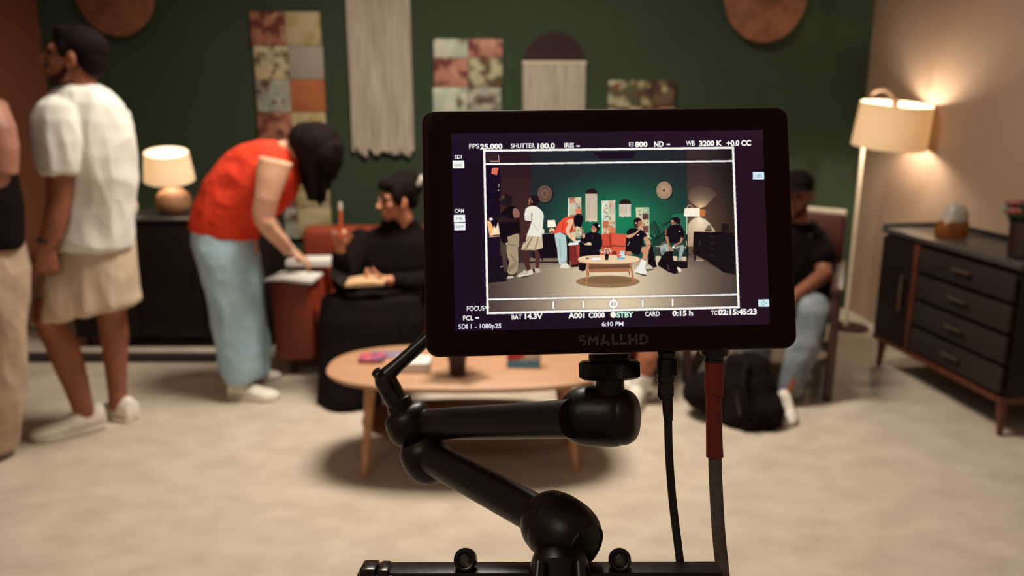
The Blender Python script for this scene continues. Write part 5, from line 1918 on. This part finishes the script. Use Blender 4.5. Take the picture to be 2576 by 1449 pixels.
g = Geo().sil([(176, 214, 238, 216, .075, 3.48), (158, 226, 262, 232, .105, 3.48), (132, 246, 298, 266, .13, 3.48), (122, 285, 319, 312, .145, 3.48), (124, 330, 327, 350, .150, 3.48), (160, 380, 330, 392, .148, 3.48), (182, 440, 331, 446, .142, 3.48), (172, 505, 331, 508, .145, 3.49), (158, 565, 331, 568, .150, 3.49), (150, 606, 331, 614, .154, 3.49), (150, 612, 331, 620, .150, 3.49)], n=32)
g.sil([(136, 246, 190, 246, .06, 3.42), (106, 268, 205, 268, .076, 3.38), (92, 300, 208, 305, .084, 3.36), (92, 350, 207, 356, .084, 3.34), (98, 395, 204, 400, .080, 3.33), (112, 428, 196, 432, .072, 3.32), (114, 432, 194, 436, .068, 3.32)])
g.sil([(240, 258, 316, 285, .06, 3.62), (250, 300, 324, 320, .07, 3.66), (240, 380, 316, 390, .075, 3.68), (232, 425, 305, 432, .07, 3.68)])
man.skin('t_shirt', g, M['tee'], 0.007, 4, folds=[(.012, 7, 7, 2.4, 2.3), (.006, 15, 15, 6, 5.1)])
g = Geo().sil([(156, 590, 326, 592, .13, 3.5), (140, 630, 332, 632, .145, 3.5), (118, 675, 338, 676, .155, 3.5), (98, 735, 346, 728, .165, 3.5), (86, 790, 352, 748, .17, 3.5), (85, 803, 352, 757, .168, 3.5)], n=32)
g2 = Geo().sil([(84, 740, 232, 740, .12, 3.43), (84, 803, 265, 797, .125, 3.43)])
man.skin('shorts', g, M['shorts'], 0.007, 4, folds=[(.012, 9, 9, 1.6, 7.7), (.004, 16, 16, 5, 1.1)])
sneaker(man, G(270, 1072), G(78, 1112), 1.32)
sneaker(man, G(342, 1062), G(250, 1052) + Vector((-.07, .10, 0)), 1.25)
man.part('wristband', Geo().lathe(P(117, 604, 3.295), (0.08, 0, 1), [(.036, -.006), (.039, -.005), (.039, .005), (.036, .006)], n=28), M['blackcable'])

# --- person at the left edge of the frame -------------------------------------
fa = Vector((-.86, .45, .22))
g = Geo()
hc = P(-140, 130, 3.15)
T, B = head(g, hc, fa, 1.05)
g.caps([T(0, -.022, -.03), T(0, -.04, -.10), P(-95, 255, 3.15)], [.056, .060, .080], 16)
g.sil([(-185, 270, 10, 275, .10, 3.16), (-170, 400, 15, 400, .12, 3.16), (-150, 600, 20, 600, .12, 3.16)])
# near arm folded across the chest
g.sil([(-62, 235, 10, 262, .065, 3.0), (-70, 300, 34, 320, .068, 2.98), (-66, 360, 44, 372, .064, 2.97), (-60, 420, 42, 440, .058, 2.96)])
g.caps([P(-12, 440, 2.97), P(-110, 455, 2.98), P(-205, 430, 3.06)], [.052, .042, .032], 14)
hand(g, P(-210, 428, 3.06), Vector((-.8, .5, .15)), Vector((.3, .8, -.3)), 1, 1.0, (30, 32, 34, 36), .3)
g.caps([P(-190, 300, 3.32), P(-230, 430, 3.25), P(-120, 470, 3.08)], [.055, .046, .034], 14)
hand(g, P(-118, 470, 3.07), Vector((.9, -.4, .1)), Vector((0, .9, 0)), -1, 1.0, (30, 32, 34, 36), .3)
g.caps([P(-70, 640, 3.2), P(-60, 860, 3.2), P(-20, 1085, 3.24)], [.08, .06, .04], 14)
lm = Body((hc.x, 3.2, 0), g, M['skinA'], 'person in a black sleeveless top and stone trousers at the very left edge', 0.006)
eyes(lm, T, 1.05)
lm.skin('hair', hair_cap(T, B, 1.05), M['hair'], 0.006, 4)
lm.skin('beard', beard(T, B, 1.05), M['stubble'], 0.005, 2)
g = Geo().sil([(-150, 232, -45, 236, .08, 3.16), (-190, 262, 2, 275, .125, 3.16), (-195, 330, 16, 340, .14, 3.16), (-185, 430, 30, 440, .145, 3.16), (-172, 520, 46, 520, .14, 3.16), (-168, 600, 50, 600, .14, 3.16), (-165, 622, 50, 622, .13, 3.16)])
lm.skin('vest_top', g, M['blackcloth2'], 0.008, 4, folds=FOLD(.005))
g = Geo().sil([(-160, 606, 46, 606, .13, 3.18), (-162, 680, 56, 680, .145, 3.18), (-120, 800, 58, 800, .12, 3.18), (-96, 920, 57, 920, .11, 3.19), (-84, 1030, 50, 1030, .10, 3.20), (-78, 1100, 40, 1100, .095, 3.21), (-76, 1128, 34, 1128, .09, 3.21)])
g.sil([(-160, 640, -30, 640, .11, 3.32), (-200, 850, -70, 850, .10, 3.36), (-200, 1080, -90, 1080, .09, 3.40)])
lm.skin('trousers', g, M['chino'], 0.008, 4, folds=[(.012, 8, 8, 3, 4.4), (.005, 15, 15, 7, 6.6)])
sneaker(lm, G(30, 1138), G(-130, 1165), 1.05)
sneaker(lm, G(-110, 1090), G(-250, 1105), 1.05)

# --- woman bending over the sofa arm ---------------------------------------------
g = Geo()
hc = P(798, 385, 3.98)
fb = Vector((.62, -.30, -.72))
T, B = head(g, hc, fb, 0.98, up=(.72, -.1, .68))
g.caps([P(715, 385, 4.0), P(760, 378, 3.99), P(790, 372, 3.99)], [.062, .052, .055], 16)
g.sil([(500, 560, 640, 590, .10, 4.0), (550, 430, 680, 505, .10, 4.0), (640, 375, 735, 440, .10, 4.0)])
# near arm
g.sil([(650, 392, 736, 412, .055, 3.84), (645, 432, 722, 452, .050, 3.82), (640, 490, 702, 505, .044, 3.80), (634, 530, 690, 548, .042, 3.80), (640, 558, 693, 562, .042, 3.80), (664, 592, 704, 580, .036, 3.82), (692, 618, 724, 600, .030, 3.86), (718, 642, 742, 624, .026, 3.90)])
hand(g, P(732, 634, 3.915), Vector((.55, .25, -.42)), Vector((-.3, .1, -.9)), 1, 0.92, (18, 20, 22, 26), .3)
# far arm reaching to the pad
g.caps([P(700, 440, 4.14), P(672, 548, 4.20), P(722, 618, 4.34)], [.046, .038, .028], 14)
hand(g, P(724, 622, 4.35), Vector((.2, .55, -.35)), Vector((0, .2, -1)), -1, .9, (16, 18, 20, 24), .3)
g.sil([(500, 600, 628, 620, .10, 4.0), (530, 740, 640, 750, .08, 3.98), (552, 870, 640, 870, .065, 3.96), (588, 940, 636, 945, .045, 3.97), (592, 962, 634, 962, .038, 3.98)])
g.caps([P(610, 610, 4.14), P(625, 780, 4.16), P(640, 950, 4.18)], [.08, .06, .04], 14)
wb = Body((P(600, 700, 4.0).x, 4.0, 0), g, M['skinB'], 'person in an orange red sleeveless top and light blue jeans bending over the sofa arm', 0.005)
eyes(wb, T, .98)
g = Geo()
g.sph(P(797, 368, 3.99), (.118, .118, .118), n=24, k=16)
g.sph(P(770, 352, 4.0), (.085, .105, .085), n=20, k=12)
g.sph(P(822, 390, 3.97), (.075, .10, .10), n=20, k=12)
rnd = random.Random(2)
for i in range(20):
    t = i / 19
    x0, y0 = 752 + 96 * t, 370 + 25 * math.sin(PI * t)
    ln = 92 + 40 * math.sin(PI * min(1, t * 1.2)) * rnd.uniform(.6, 1.1) - 30 * t
    yy_ = 3.90 + .17 * rnd.random()
    x1 = x0 + rnd.uniform(-4, 12) - 10 * (t - .5)
    g.caps([P(x0, y0, yy_), P((x0 + x1) / 2 + rnd.uniform(-4, 4), y0 + ln * .55, yy_), P(x1, y0 + ln, yy_)], [.032, .024, .009], 10)
wb.skin('hair', g, M['hair'], 0.006, 2, folds=[(.004, 40, 40, 6, 3.0)])
g = Geo().sil([(483, 572, 648, 602, .135, 4.0), (484, 555, 650, 590, .145, 4.0), (494, 515, 660, 562, .150, 4.0), (522, 452, 690, 545, .150, 4.0), (562, 398, 722, 518, .150, 4.0), (606, 367, 742, 488, .145, 4.0), (650, 356, 750, 456, .13, 4.0), (690, 357, 750, 410, .09, 4.0), (712, 362, 754, 396, .07, 4.0)], n=32)
wb.skin('sleeveless_top', g, M['red'], 0.007, 4, folds=[(.010, 6, 6, 6, 1.3), (.004, 14, 14, 14, 8.1)])
g = Geo().sil([(488, 560, 632, 590, .125, 4.0), (490, 605, 640, 650, .140, 3.99), (508, 665, 648, 700, .135, 3.98), (521, 722, 652, 748, .125, 3.97), (536, 800, 657, 812, .115, 3.96), (547, 870, 658, 876, .110, 3.955), (555, 915, 657, 918, .105, 3.95), (564, 942, 655, 936, .10, 3.95), (574, 958, 650, 948, .09, 3.95)], n=32)
g.sil([(540, 600, 650, 640, .11, 4.14), (580, 740, 660, 750, .10, 4.16), (600, 880, 676, 880, .095, 4.18), (612, 940, 676, 940, .09, 4.18)])
wb.skin('jeans', g, M['jeans'], 0.007, 4, folds=[(.009, 7, 7, 3.5, 5.4), (.004, 15, 15, 8, 2.6)])
sneaker(wb, G(578, 1000), G(702, 1006), 1.12)
sneaker(wb, G(612, 958), G(705, 955) + Vector((0, .02, 0)), .95)
wb.part('bracelet', Geo().lathe(P(728, 630, 3.905), (P(728, 630, 3.905) - P(700, 602, 3.87)), [(.030, -.004), (.033, -.003), (.033, .003), (.030, .004)], n=24), M['cream'])

# --- seated woman in black ------------------------------------------------------
g = Geo()
hc = P(998, 500, 4.30)
fs = Vector((-.84, -.52, -.08))
T, B = head(g, hc, fs, 1.0, jaw=.92)
g.caps([T(0, -.02, -.03), T(0, -.03, -.11), P(1010, 600, 4.36)], [.048, .050, .06], 16)
g.sil([(905, 600, 1090, 600, .09, 4.36), (890, 680, 1100, 680, .11, 4.38), (885, 740, 1105, 745, .13, 4.40)])
# writing arm
g.caps([P(900, 605, 4.32), P(862, 705, 4.18), P(856, 640, 4.04), P(856, 622, 4.03)], [.05, .042, .032, .027], 14)
hand(g, P(856, 622, 4.03), Vector((-.02, -.05, 1)), Vector((.25, -.95, 0)), 1, .92, (64, 62, 62, 64), .75, .02)
# resting arm
g.caps([P(1098, 610, 4.36), P(1112, 700, 4.20), P(1000, 706, 4.00), P(978, 706, 3.98)], [.05, .042, .030, .027], 14)
hand(g, P(976, 706, 3.97), Vector((-1, -.1, .02)), Vector((.1, .2, 1)), -1, .92, (34, 36, 38, 42), .6)
for a_, b_, c_ in ((P(930, 770, 4.4), P(890, 800, 4.04), P(878, 985, 3.95)), (P(1060, 770, 4.4), P(1000, 800, 4.04), P(940, 985, 3.96))):
    g.caps([a_, b_, c_], [.08, .055, .035], 14)
ws = Body((hc.x, 4.35, 0), g, M['skinS'], 'person in a black high-neck outfit and glasses seated on the sofa with a notebook', 0.005)
eyes(ws, T)
g = Geo()
g.sph(T(0, -.026, .044), (.084, .100, .083), B, 24, 16)
g.sph(T(0, -.070, .0), (.066, .052, .072), B, 18, 12)
g.sph(T(.0, .045, .078), (.066, .045, .036), B, 16, 10)
for s in (-1, 1):
    g.sph(T(s * .068, .02, .02), (.018, .032, .05), B, 14, 10)
g.sph(P(1022, 452, 4.36), (.075, .07, .05), n=18, k=12)
g.sph(P(1042, 470, 4.38), (.045, .05, .06), n=18, k=12)
ws.skin('hair', g, M['hair'], 0.006, 2, folds=[(.004, 30, 30, 30, 3.0)])
ws.part('hair_clip', Geo().box(P(1057, 455, 4.33), (.022, .05, .06), Euler((.2, .5, .3)).to_matrix(), bev=.008), M['ceramic'], label='white hair clip')
gl_ = Geo()
for s in (-1, 1):
    pts = [T(s * .031 + .026 * math.cos(2 * PI * i / 20), .098 - .006 * abs(s * .031 + .026 * math.cos(2 * PI * i / 20)) / .03, -.002 + .022 * math.sin(2 * PI * i / 20)) for i in range(21)]
    gl_.tube(pts, .0018, n=6)
    gl_.tube([T(s * .057, .088, .002), T(s * .078, .0, .006)], .0016, n=6)
gl_.tube([T(-.006, .106, 0), T(.006, .106, 0)], .0018, n=6)
ws.part('glasses', gl_, M['steel'])
g = Geo().sil([(968, 552, 1046, 556, .06, 4.34), (955, 572, 1062, 574, .07, 4.36), (918, 586, 1090, 586, .09, 4.37), (888, 606, 1110, 608, .115, 4.37), (880, 660, 1112, 660, .135, 4.37), (878, 720, 1112, 722, .15, 4.39), (872, 760, 1112, 762, .16, 4.41)], n=28)
g.caps([P(908, 608, 4.33), P(864, 708, 4.17), P(857, 668, 4.06), P(856, 648, 4.04)], [.068, .060, .047, .040], 16)
g.caps([P(1095, 612, 4.36), P(1110, 702, 4.19), P(1035, 712, 4.05), P(1000, 708, 4.0)], [.068, .060, .048, .040], 16)
ws.skin('black_top', g, M['blackcloth'], 0.007, 4, folds=FOLD(.006, 3))
g = Geo()
g.rings([[Vector((P(px_, py_, Y_).x + hw * math.cos(2 * PI * j / 28), Y_ + hd * math.sin(2 * PI * j / 28) * 1.0, P(px_, py_, Y_).z)) for j in range(28)] for px_, py_, Y_, hw, hd in
         ((940, 742, 4.18, .25, .27), (940, 760, 4.14, .275, .29), (938, 800, 4.06, .275, .22), (934, 880, 4.00, .26, .18), (918, 960, 3.95, .235, .17), (905, 1010, 3.92, .215, .165), (902, 1028, 3.92, .205, .16))])
g.sil([(822, 748, 1060, 748, .10, 3.97), (812, 800, 1064, 800, .10, 3.93), (810, 880, 1058, 880, .10, 3.90), (808, 960, 1010, 960, .10, 3.86), (812, 1010, 930, 1010, .10, 3.83), (828, 1030, 905, 1030, .08, 3.82)])
ws.skin('black_skirt', g, M['blackcloth'], 0.008, 5, folds=[(.010, 7, 7, 1.5, 4.0), (.004, 15, 15, 6, 2.0)])
for (hx, hy), (tx, ty) in (((870, 1006), (850, 1036)), ((940, 1000), (925, 1030))):
    h_, t_ = G(hx, hy), G(tx, ty)
    ws.part('shoe', Geo().rings([[h_.lerp(t_, s_) + Vector((w_ * math.cos(2 * PI * j / 16), 0, z_ * (1 + math.sin(2 * PI * j / 16)))) for j in range(16)] for s_, w_, z_ in ((0, .02, .03), (.2, .035, .035), (.6, .042, .028), (1, .02, .015))]), M['blackcloth2'])
sg = Geo()
for (x0, y0), (x1, y1), r_ in (((968, 628), (995, 606), .006), ((962, 622), (986, 612), .004), ((990, 694), (1012, 698), .006)):
    Yp = 4.215
    sg.tube([P(x0, y0, Yp), P(x1, y1, Yp)], [r_, r_ * .6], n=8)
# pen and notebook
pp = P(857, 590, 3.985)
pen = Thing('marker_pen', pp, 'orange pen held upright by the seated woman in black', 'pen')
pen.part('barrel', Geo().tube([P(857, 600, 3.985), P(856, 528, 3.985)], .0095, n=16), M['orangepen'])
pen.part('cap', Geo().tube([P(856, 528, 3.985), P(855.5, 512, 3.985), P(855.5, 508, 3.985)], [.0098, .0090, .006], n=16), M['ceramic'], label='white pen cap')
nb = Thing('notebook', P(905, 712, 3.93), 'open notebook with beige pages on the lap of the seated woman', 'notebook')
nc = P(880, 716, 3.93)
zz0 = P(900, 716, 3.93).z
rg = Geo()
rows = []
for i in range(9):
    t = i / 8
    p_ = P(874 + 96 * t, 712 - 4 * t, 3.93)
    arch = .014 * math.sin(PI * (t * .85 + .05))
    rows.append([p_ + Vector((0, -.06, -.008)), p_ + Vector((0, .05, .004)), p_ + Vector((0, .05, .014 + arch)), p_ + Vector((0, -.06, .003 + arch * .7))])
nb.part('pages', Geo().rings(rows), M['pages'], angle=30)
a0, a1 = P(874, 716, 3.95), P(836, 684, 3.98)
rows = []
for p_ in (a0, a0.lerp(a1, .5), a1):
    rows.append([p_ + Vector((0, -.07, -.004)), p_ + Vector((0, .10, .016)), p_ + Vector((0, .10, .024)), p_ + Vector((0, -.07, .004))])
nb.part('cover', Geo().rings(rows), M['steel'], angle=30)

# --- man on the right half of the sofa, mostly behind the monitor ------------------
g = Geo()
hc = P(1542, 505, 4.42)
T, B = head(g, hc, Vector((.85, -.5, .05)), 1.05)
g.caps([T(0, -.02, -.03), T(0, -.03, -.11), P(1535, 605, 4.46)], [.055, .056, .07], 16)
g.sil([(1425, 620, 1640, 620, .10, 4.46), (1440, 720, 1640, 720, .12, 4.48), (1440, 790, 1640, 790, .13, 4.48)])
g.caps([P(1430, 625, 4.44), P(1440, 690, 4.20), P(1525, 560, 4.16)], [.052, .044, .030], 14)
hand(g, P(1528, 555, 4.16), Vector((.55, .2, .8)), Vector((.5, .6, -.4)), -1, 1.0, (40, 42, 44, 48), .5)
g.caps([P(1640, 620, 4.46), P(1680, 700, 4.30), P(1672, 760, 4.12)], [.052, .044, .032], 14)
hand(g, P(1672, 764, 4.11), Vector((-.15, -.4, -.85)), Vector((-.6, .5, -.3)), 1, 1.0, (28, 30, 32, 36), .4)
g.caps([P(1490, 790, 4.42), P(1458, 812, 3.96), P(1500, 930, 4.02), G(1520, 985) + Vector((0, 0, .09))], [.085, .064, .052, .038], 16)
g.caps([P(1590, 790, 4.42), P(1642, 785, 3.97), P(1632, 900, 3.86), G(1602, 1012) + Vector((0, 0, .10))], [.085, .066, .056, .038], 16)
md = Body((hc.x, 4.4, 0), g, M['skinD'], 'person in black T-shirt and shorts with white socks seated at the sofa end', 0.006)
eyes(md, T, 1.05)
md.skin('hair', hair_cap(T, B, 1.05), M['hair'], .006, 4)
md.skin('beard', beard(T, B, 1.05), M['stubble'], .005, 2)
g = Geo().sil([(1495, 590, 1580, 592, .07, 4.45), (1440, 605, 1630, 606, .11, 4.46), (1418, 630, 1650, 632, .13, 4.46), (1430, 720, 1648, 722, .15, 4.46), (1430, 800, 1650, 800, .16, 4.46)])
g.caps([P(1440, 625, 4.44), P(1438, 668, 4.30)], [.075, .068], 14)
g.caps([P(1635, 622, 4.46), P(1662, 672, 4.38)], [.075, .068], 14)
md.skin('t_shirt', g, M['blackcloth2'], .008, 4, folds=FOLD(.006, 1))
g = Geo().caps([P(1490, 795, 4.45), P(1464, 806, 4.08)], [.125, .105], 16)
g.caps([P(1592, 795, 4.45), P(1636, 788, 4.10)], [.125, .105], 16)
g.sph(P(1540, 790, 4.46), (.22, .16, .13))
md.skin('shorts', g, M['blackcloth2'], .008, 4, folds=FOLD(.006, 2))
for a_, b_ in (((1602, 1012), (1620, 940)), ((1520, 985), (1512, 945))):
    p0 = G(*a_) + Vector((0, 0, .06))
    p1 = P(*b_, (G(*a_).y * .7 + 3.86 * .3))
    md.part('sock', Geo().tube([p0, p0.lerp(p1, .5), p1], [.046, .050, .054], n=20), M['white'], label='white sock')
sneaker(md, G(1612, 1004), G(1560, 1068), 1.12)
sneaker(md, G(1522, 985), G(1640, 992), 1.12)

# --- man in the black cap on the armchair -------------------------------------------
g = Geo()
hc = P(2004, 488, 4.36)
fe = Vector((-.55, -.83, -.08))
T, B = head(g, hc, fe, 1.05)
g.caps([T(0, -.02, -.03), T(0, -.03, -.11), P(2005, 590, 4.42)], [.055, .058, .07], 16)
g.sil([(1900, 600, 2075, 600, .10, 4.42), (1910, 700, 2075, 700, .12, 4.42), (1905, 770, 2080, 770, .13, 4.42)])
g.caps([P(2062, 610, 4.40), P(2074, 690, 4.24), P(2020, 730, 4.06), P(1992, 752, 4.0)], [.050, .044, .036, .028], 14)
hand(g, P(1990, 754, 3.99), Vector((-.8, -.3, -.45)), Vector((-.2, .2, -.9)), 1, 1.0, (36, 38, 40, 44), .4)
g.caps([P(1905, 610, 4.40), P(1890, 690, 4.24), P(1930, 750, 4.02), P(1945, 770, 3.97)], [.050, .044, .036, .028], 14)
hand(g, P(1946, 772, 3.965), Vector((.5, -.3, -.7)), Vector((.4, .4, -.7)), -1, 1.0, (36, 38, 40, 44), .4)
g.caps([P(1940, 790, 4.36), P(1895, 800, 3.96), P(1902, 890, 3.98), G(1896, 985) + Vector((0, 0, .09))], [.08, .062, .05, .036], 14)
g.caps([P(2040, 785, 4.36), P(2042, 785, 3.98), P(2010, 900, 3.86), G(1984, 1020) + Vector((0, 0, .09))], [.08, .062, .05, .036], 14)
me_ = Body((hc.x, 4.3, 0), g, M['skinE'], 'person in a black cap, black T-shirt and jeans seated on the armchair', 0.006)
eyes(me_, T, 1.05)
g = Geo()
g.sph(T(0, -.018, .050), (.086, .106, .078), B, 24, 16)
g.sph(T(0, -.05, .01), (.080, .070, .060), B, 20, 12)
cap = me_.skin('cap', g, M['blackcloth2'], .006, 3)
rows = []
for s_, hw in ((0, .072), (.35, .070), (.7, .058), (1, .022)):
    y_ = .062 + .085 * s_
    rows.append([T(-hw, y_, .042 - .012 * s_), T(0, y_ + .006, .054 - .012 * s_), T(hw, y_, .042 - .012 * s_), T(0, y_ + .006, .048 - .012 * s_)])
me_.part('peak', Geo().rings(rows), M['blackcloth2'], parent=cap)
me_.skin('beard', beard(T, B, 1.05), M['stubble'], .005, 2)
g = Geo().sil([(1968, 556, 2052, 560, .075, 4.42), (1920, 580, 2066, 578, .11, 4.42), (1898, 606, 2080, 604, .13, 4.42), (1902, 680, 2084, 680, .145, 4.42), (1896, 760, 2088, 760, .16, 4.42)])
g.caps([P(2056, 606, 4.40), P(2070, 640, 4.30)], [.070, .064], 14)
g.caps([P(1910, 610, 4.40), P(1896, 645, 4.30)], [.072, .066], 14)
me_.skin('t_shirt', g, M['blackcloth2'], .007, 4, folds=FOLD(.006, 5))
pch = Geo().lathe(P(2038, 592, 4.265), (-.1, -1, .1), [(.013, 0), (.013, .002), (.010, .002), (.010, 0)], n=24)
me_.part('chest_badge', pch, M['steel'], label='small round pale badge')
g = Geo().caps([P(1945, 790, 4.40), P(1895, 795, 3.98), P(1900, 890, 3.99), G(1896, 985) + Vector((0, 0, .09))], [.115, .088, .074, .060], 16)
g.caps([P(2036, 785, 4.40), P(2044, 782, 4.0), P(2012, 905, 3.87), G(1988, 1015) + Vector((0, 0, .09))], [.115, .086, .070, .056], 16)
g.sph(P(1990, 785, 4.42), (.2, .15, .12))
me_.skin('jeans', g, M['jeansgrey'], .007, 4, folds=[(.008, 8, 8, 4, 2.4), (.004, 16, 16, 9, 7.6)])
sneaker(me_, G(1968, 1018), G(1982, 1076), 1.0)
sneaker(me_, G(1900, 978), G(1868, 1016), 1.0)

# --- black bag on the floor in front of the armchair
bc = G(1875, 1060)
bag = Thing('backpack', bc, 'black backpack slumped on the carpet in front of the armchair', 'bag')
g = Geo().sil([(1838, 900, 1925, 905, .08, 3.74), (1830, 940, 1938, 950, .11, 3.70), (1806, 1000, 1948, 1000, .14, 3.66), (1802, 1040, 1956, 1050, .15, 3.64), (1840, 1068, 1956, 1084, .13, 3.60), (1870, 1084, 1950, 1090, .08, 3.57)])
g.sph(P(1775, 985, 3.70), (.10, .12, .08))
g.sph(G(1900, 1062) + Vector((0, 0, .07)), (.13, .12, .085))
bag.skin('bag_body', g, M['blackcloth2'], .008, 4, folds=[(.014, 9, 9, 6, 1.4), (.005, 18, 18, 12, 4.2)])
bag.part('strap', Geo().tube(smooth_path([P(1880, 905, 3.64), P(1868, 960, 3.52), P(1880, 1020, 3.47), P(1905, 1066, 3.46)]), .011, n=10, flat=.4), M['blackcloth'])
bag.part('zip_pull', Geo().tube([P(1852, 985, 3.51), P(1862, 1045, 3.47)], .004, n=8), M['steel'], label='pale zip pull')
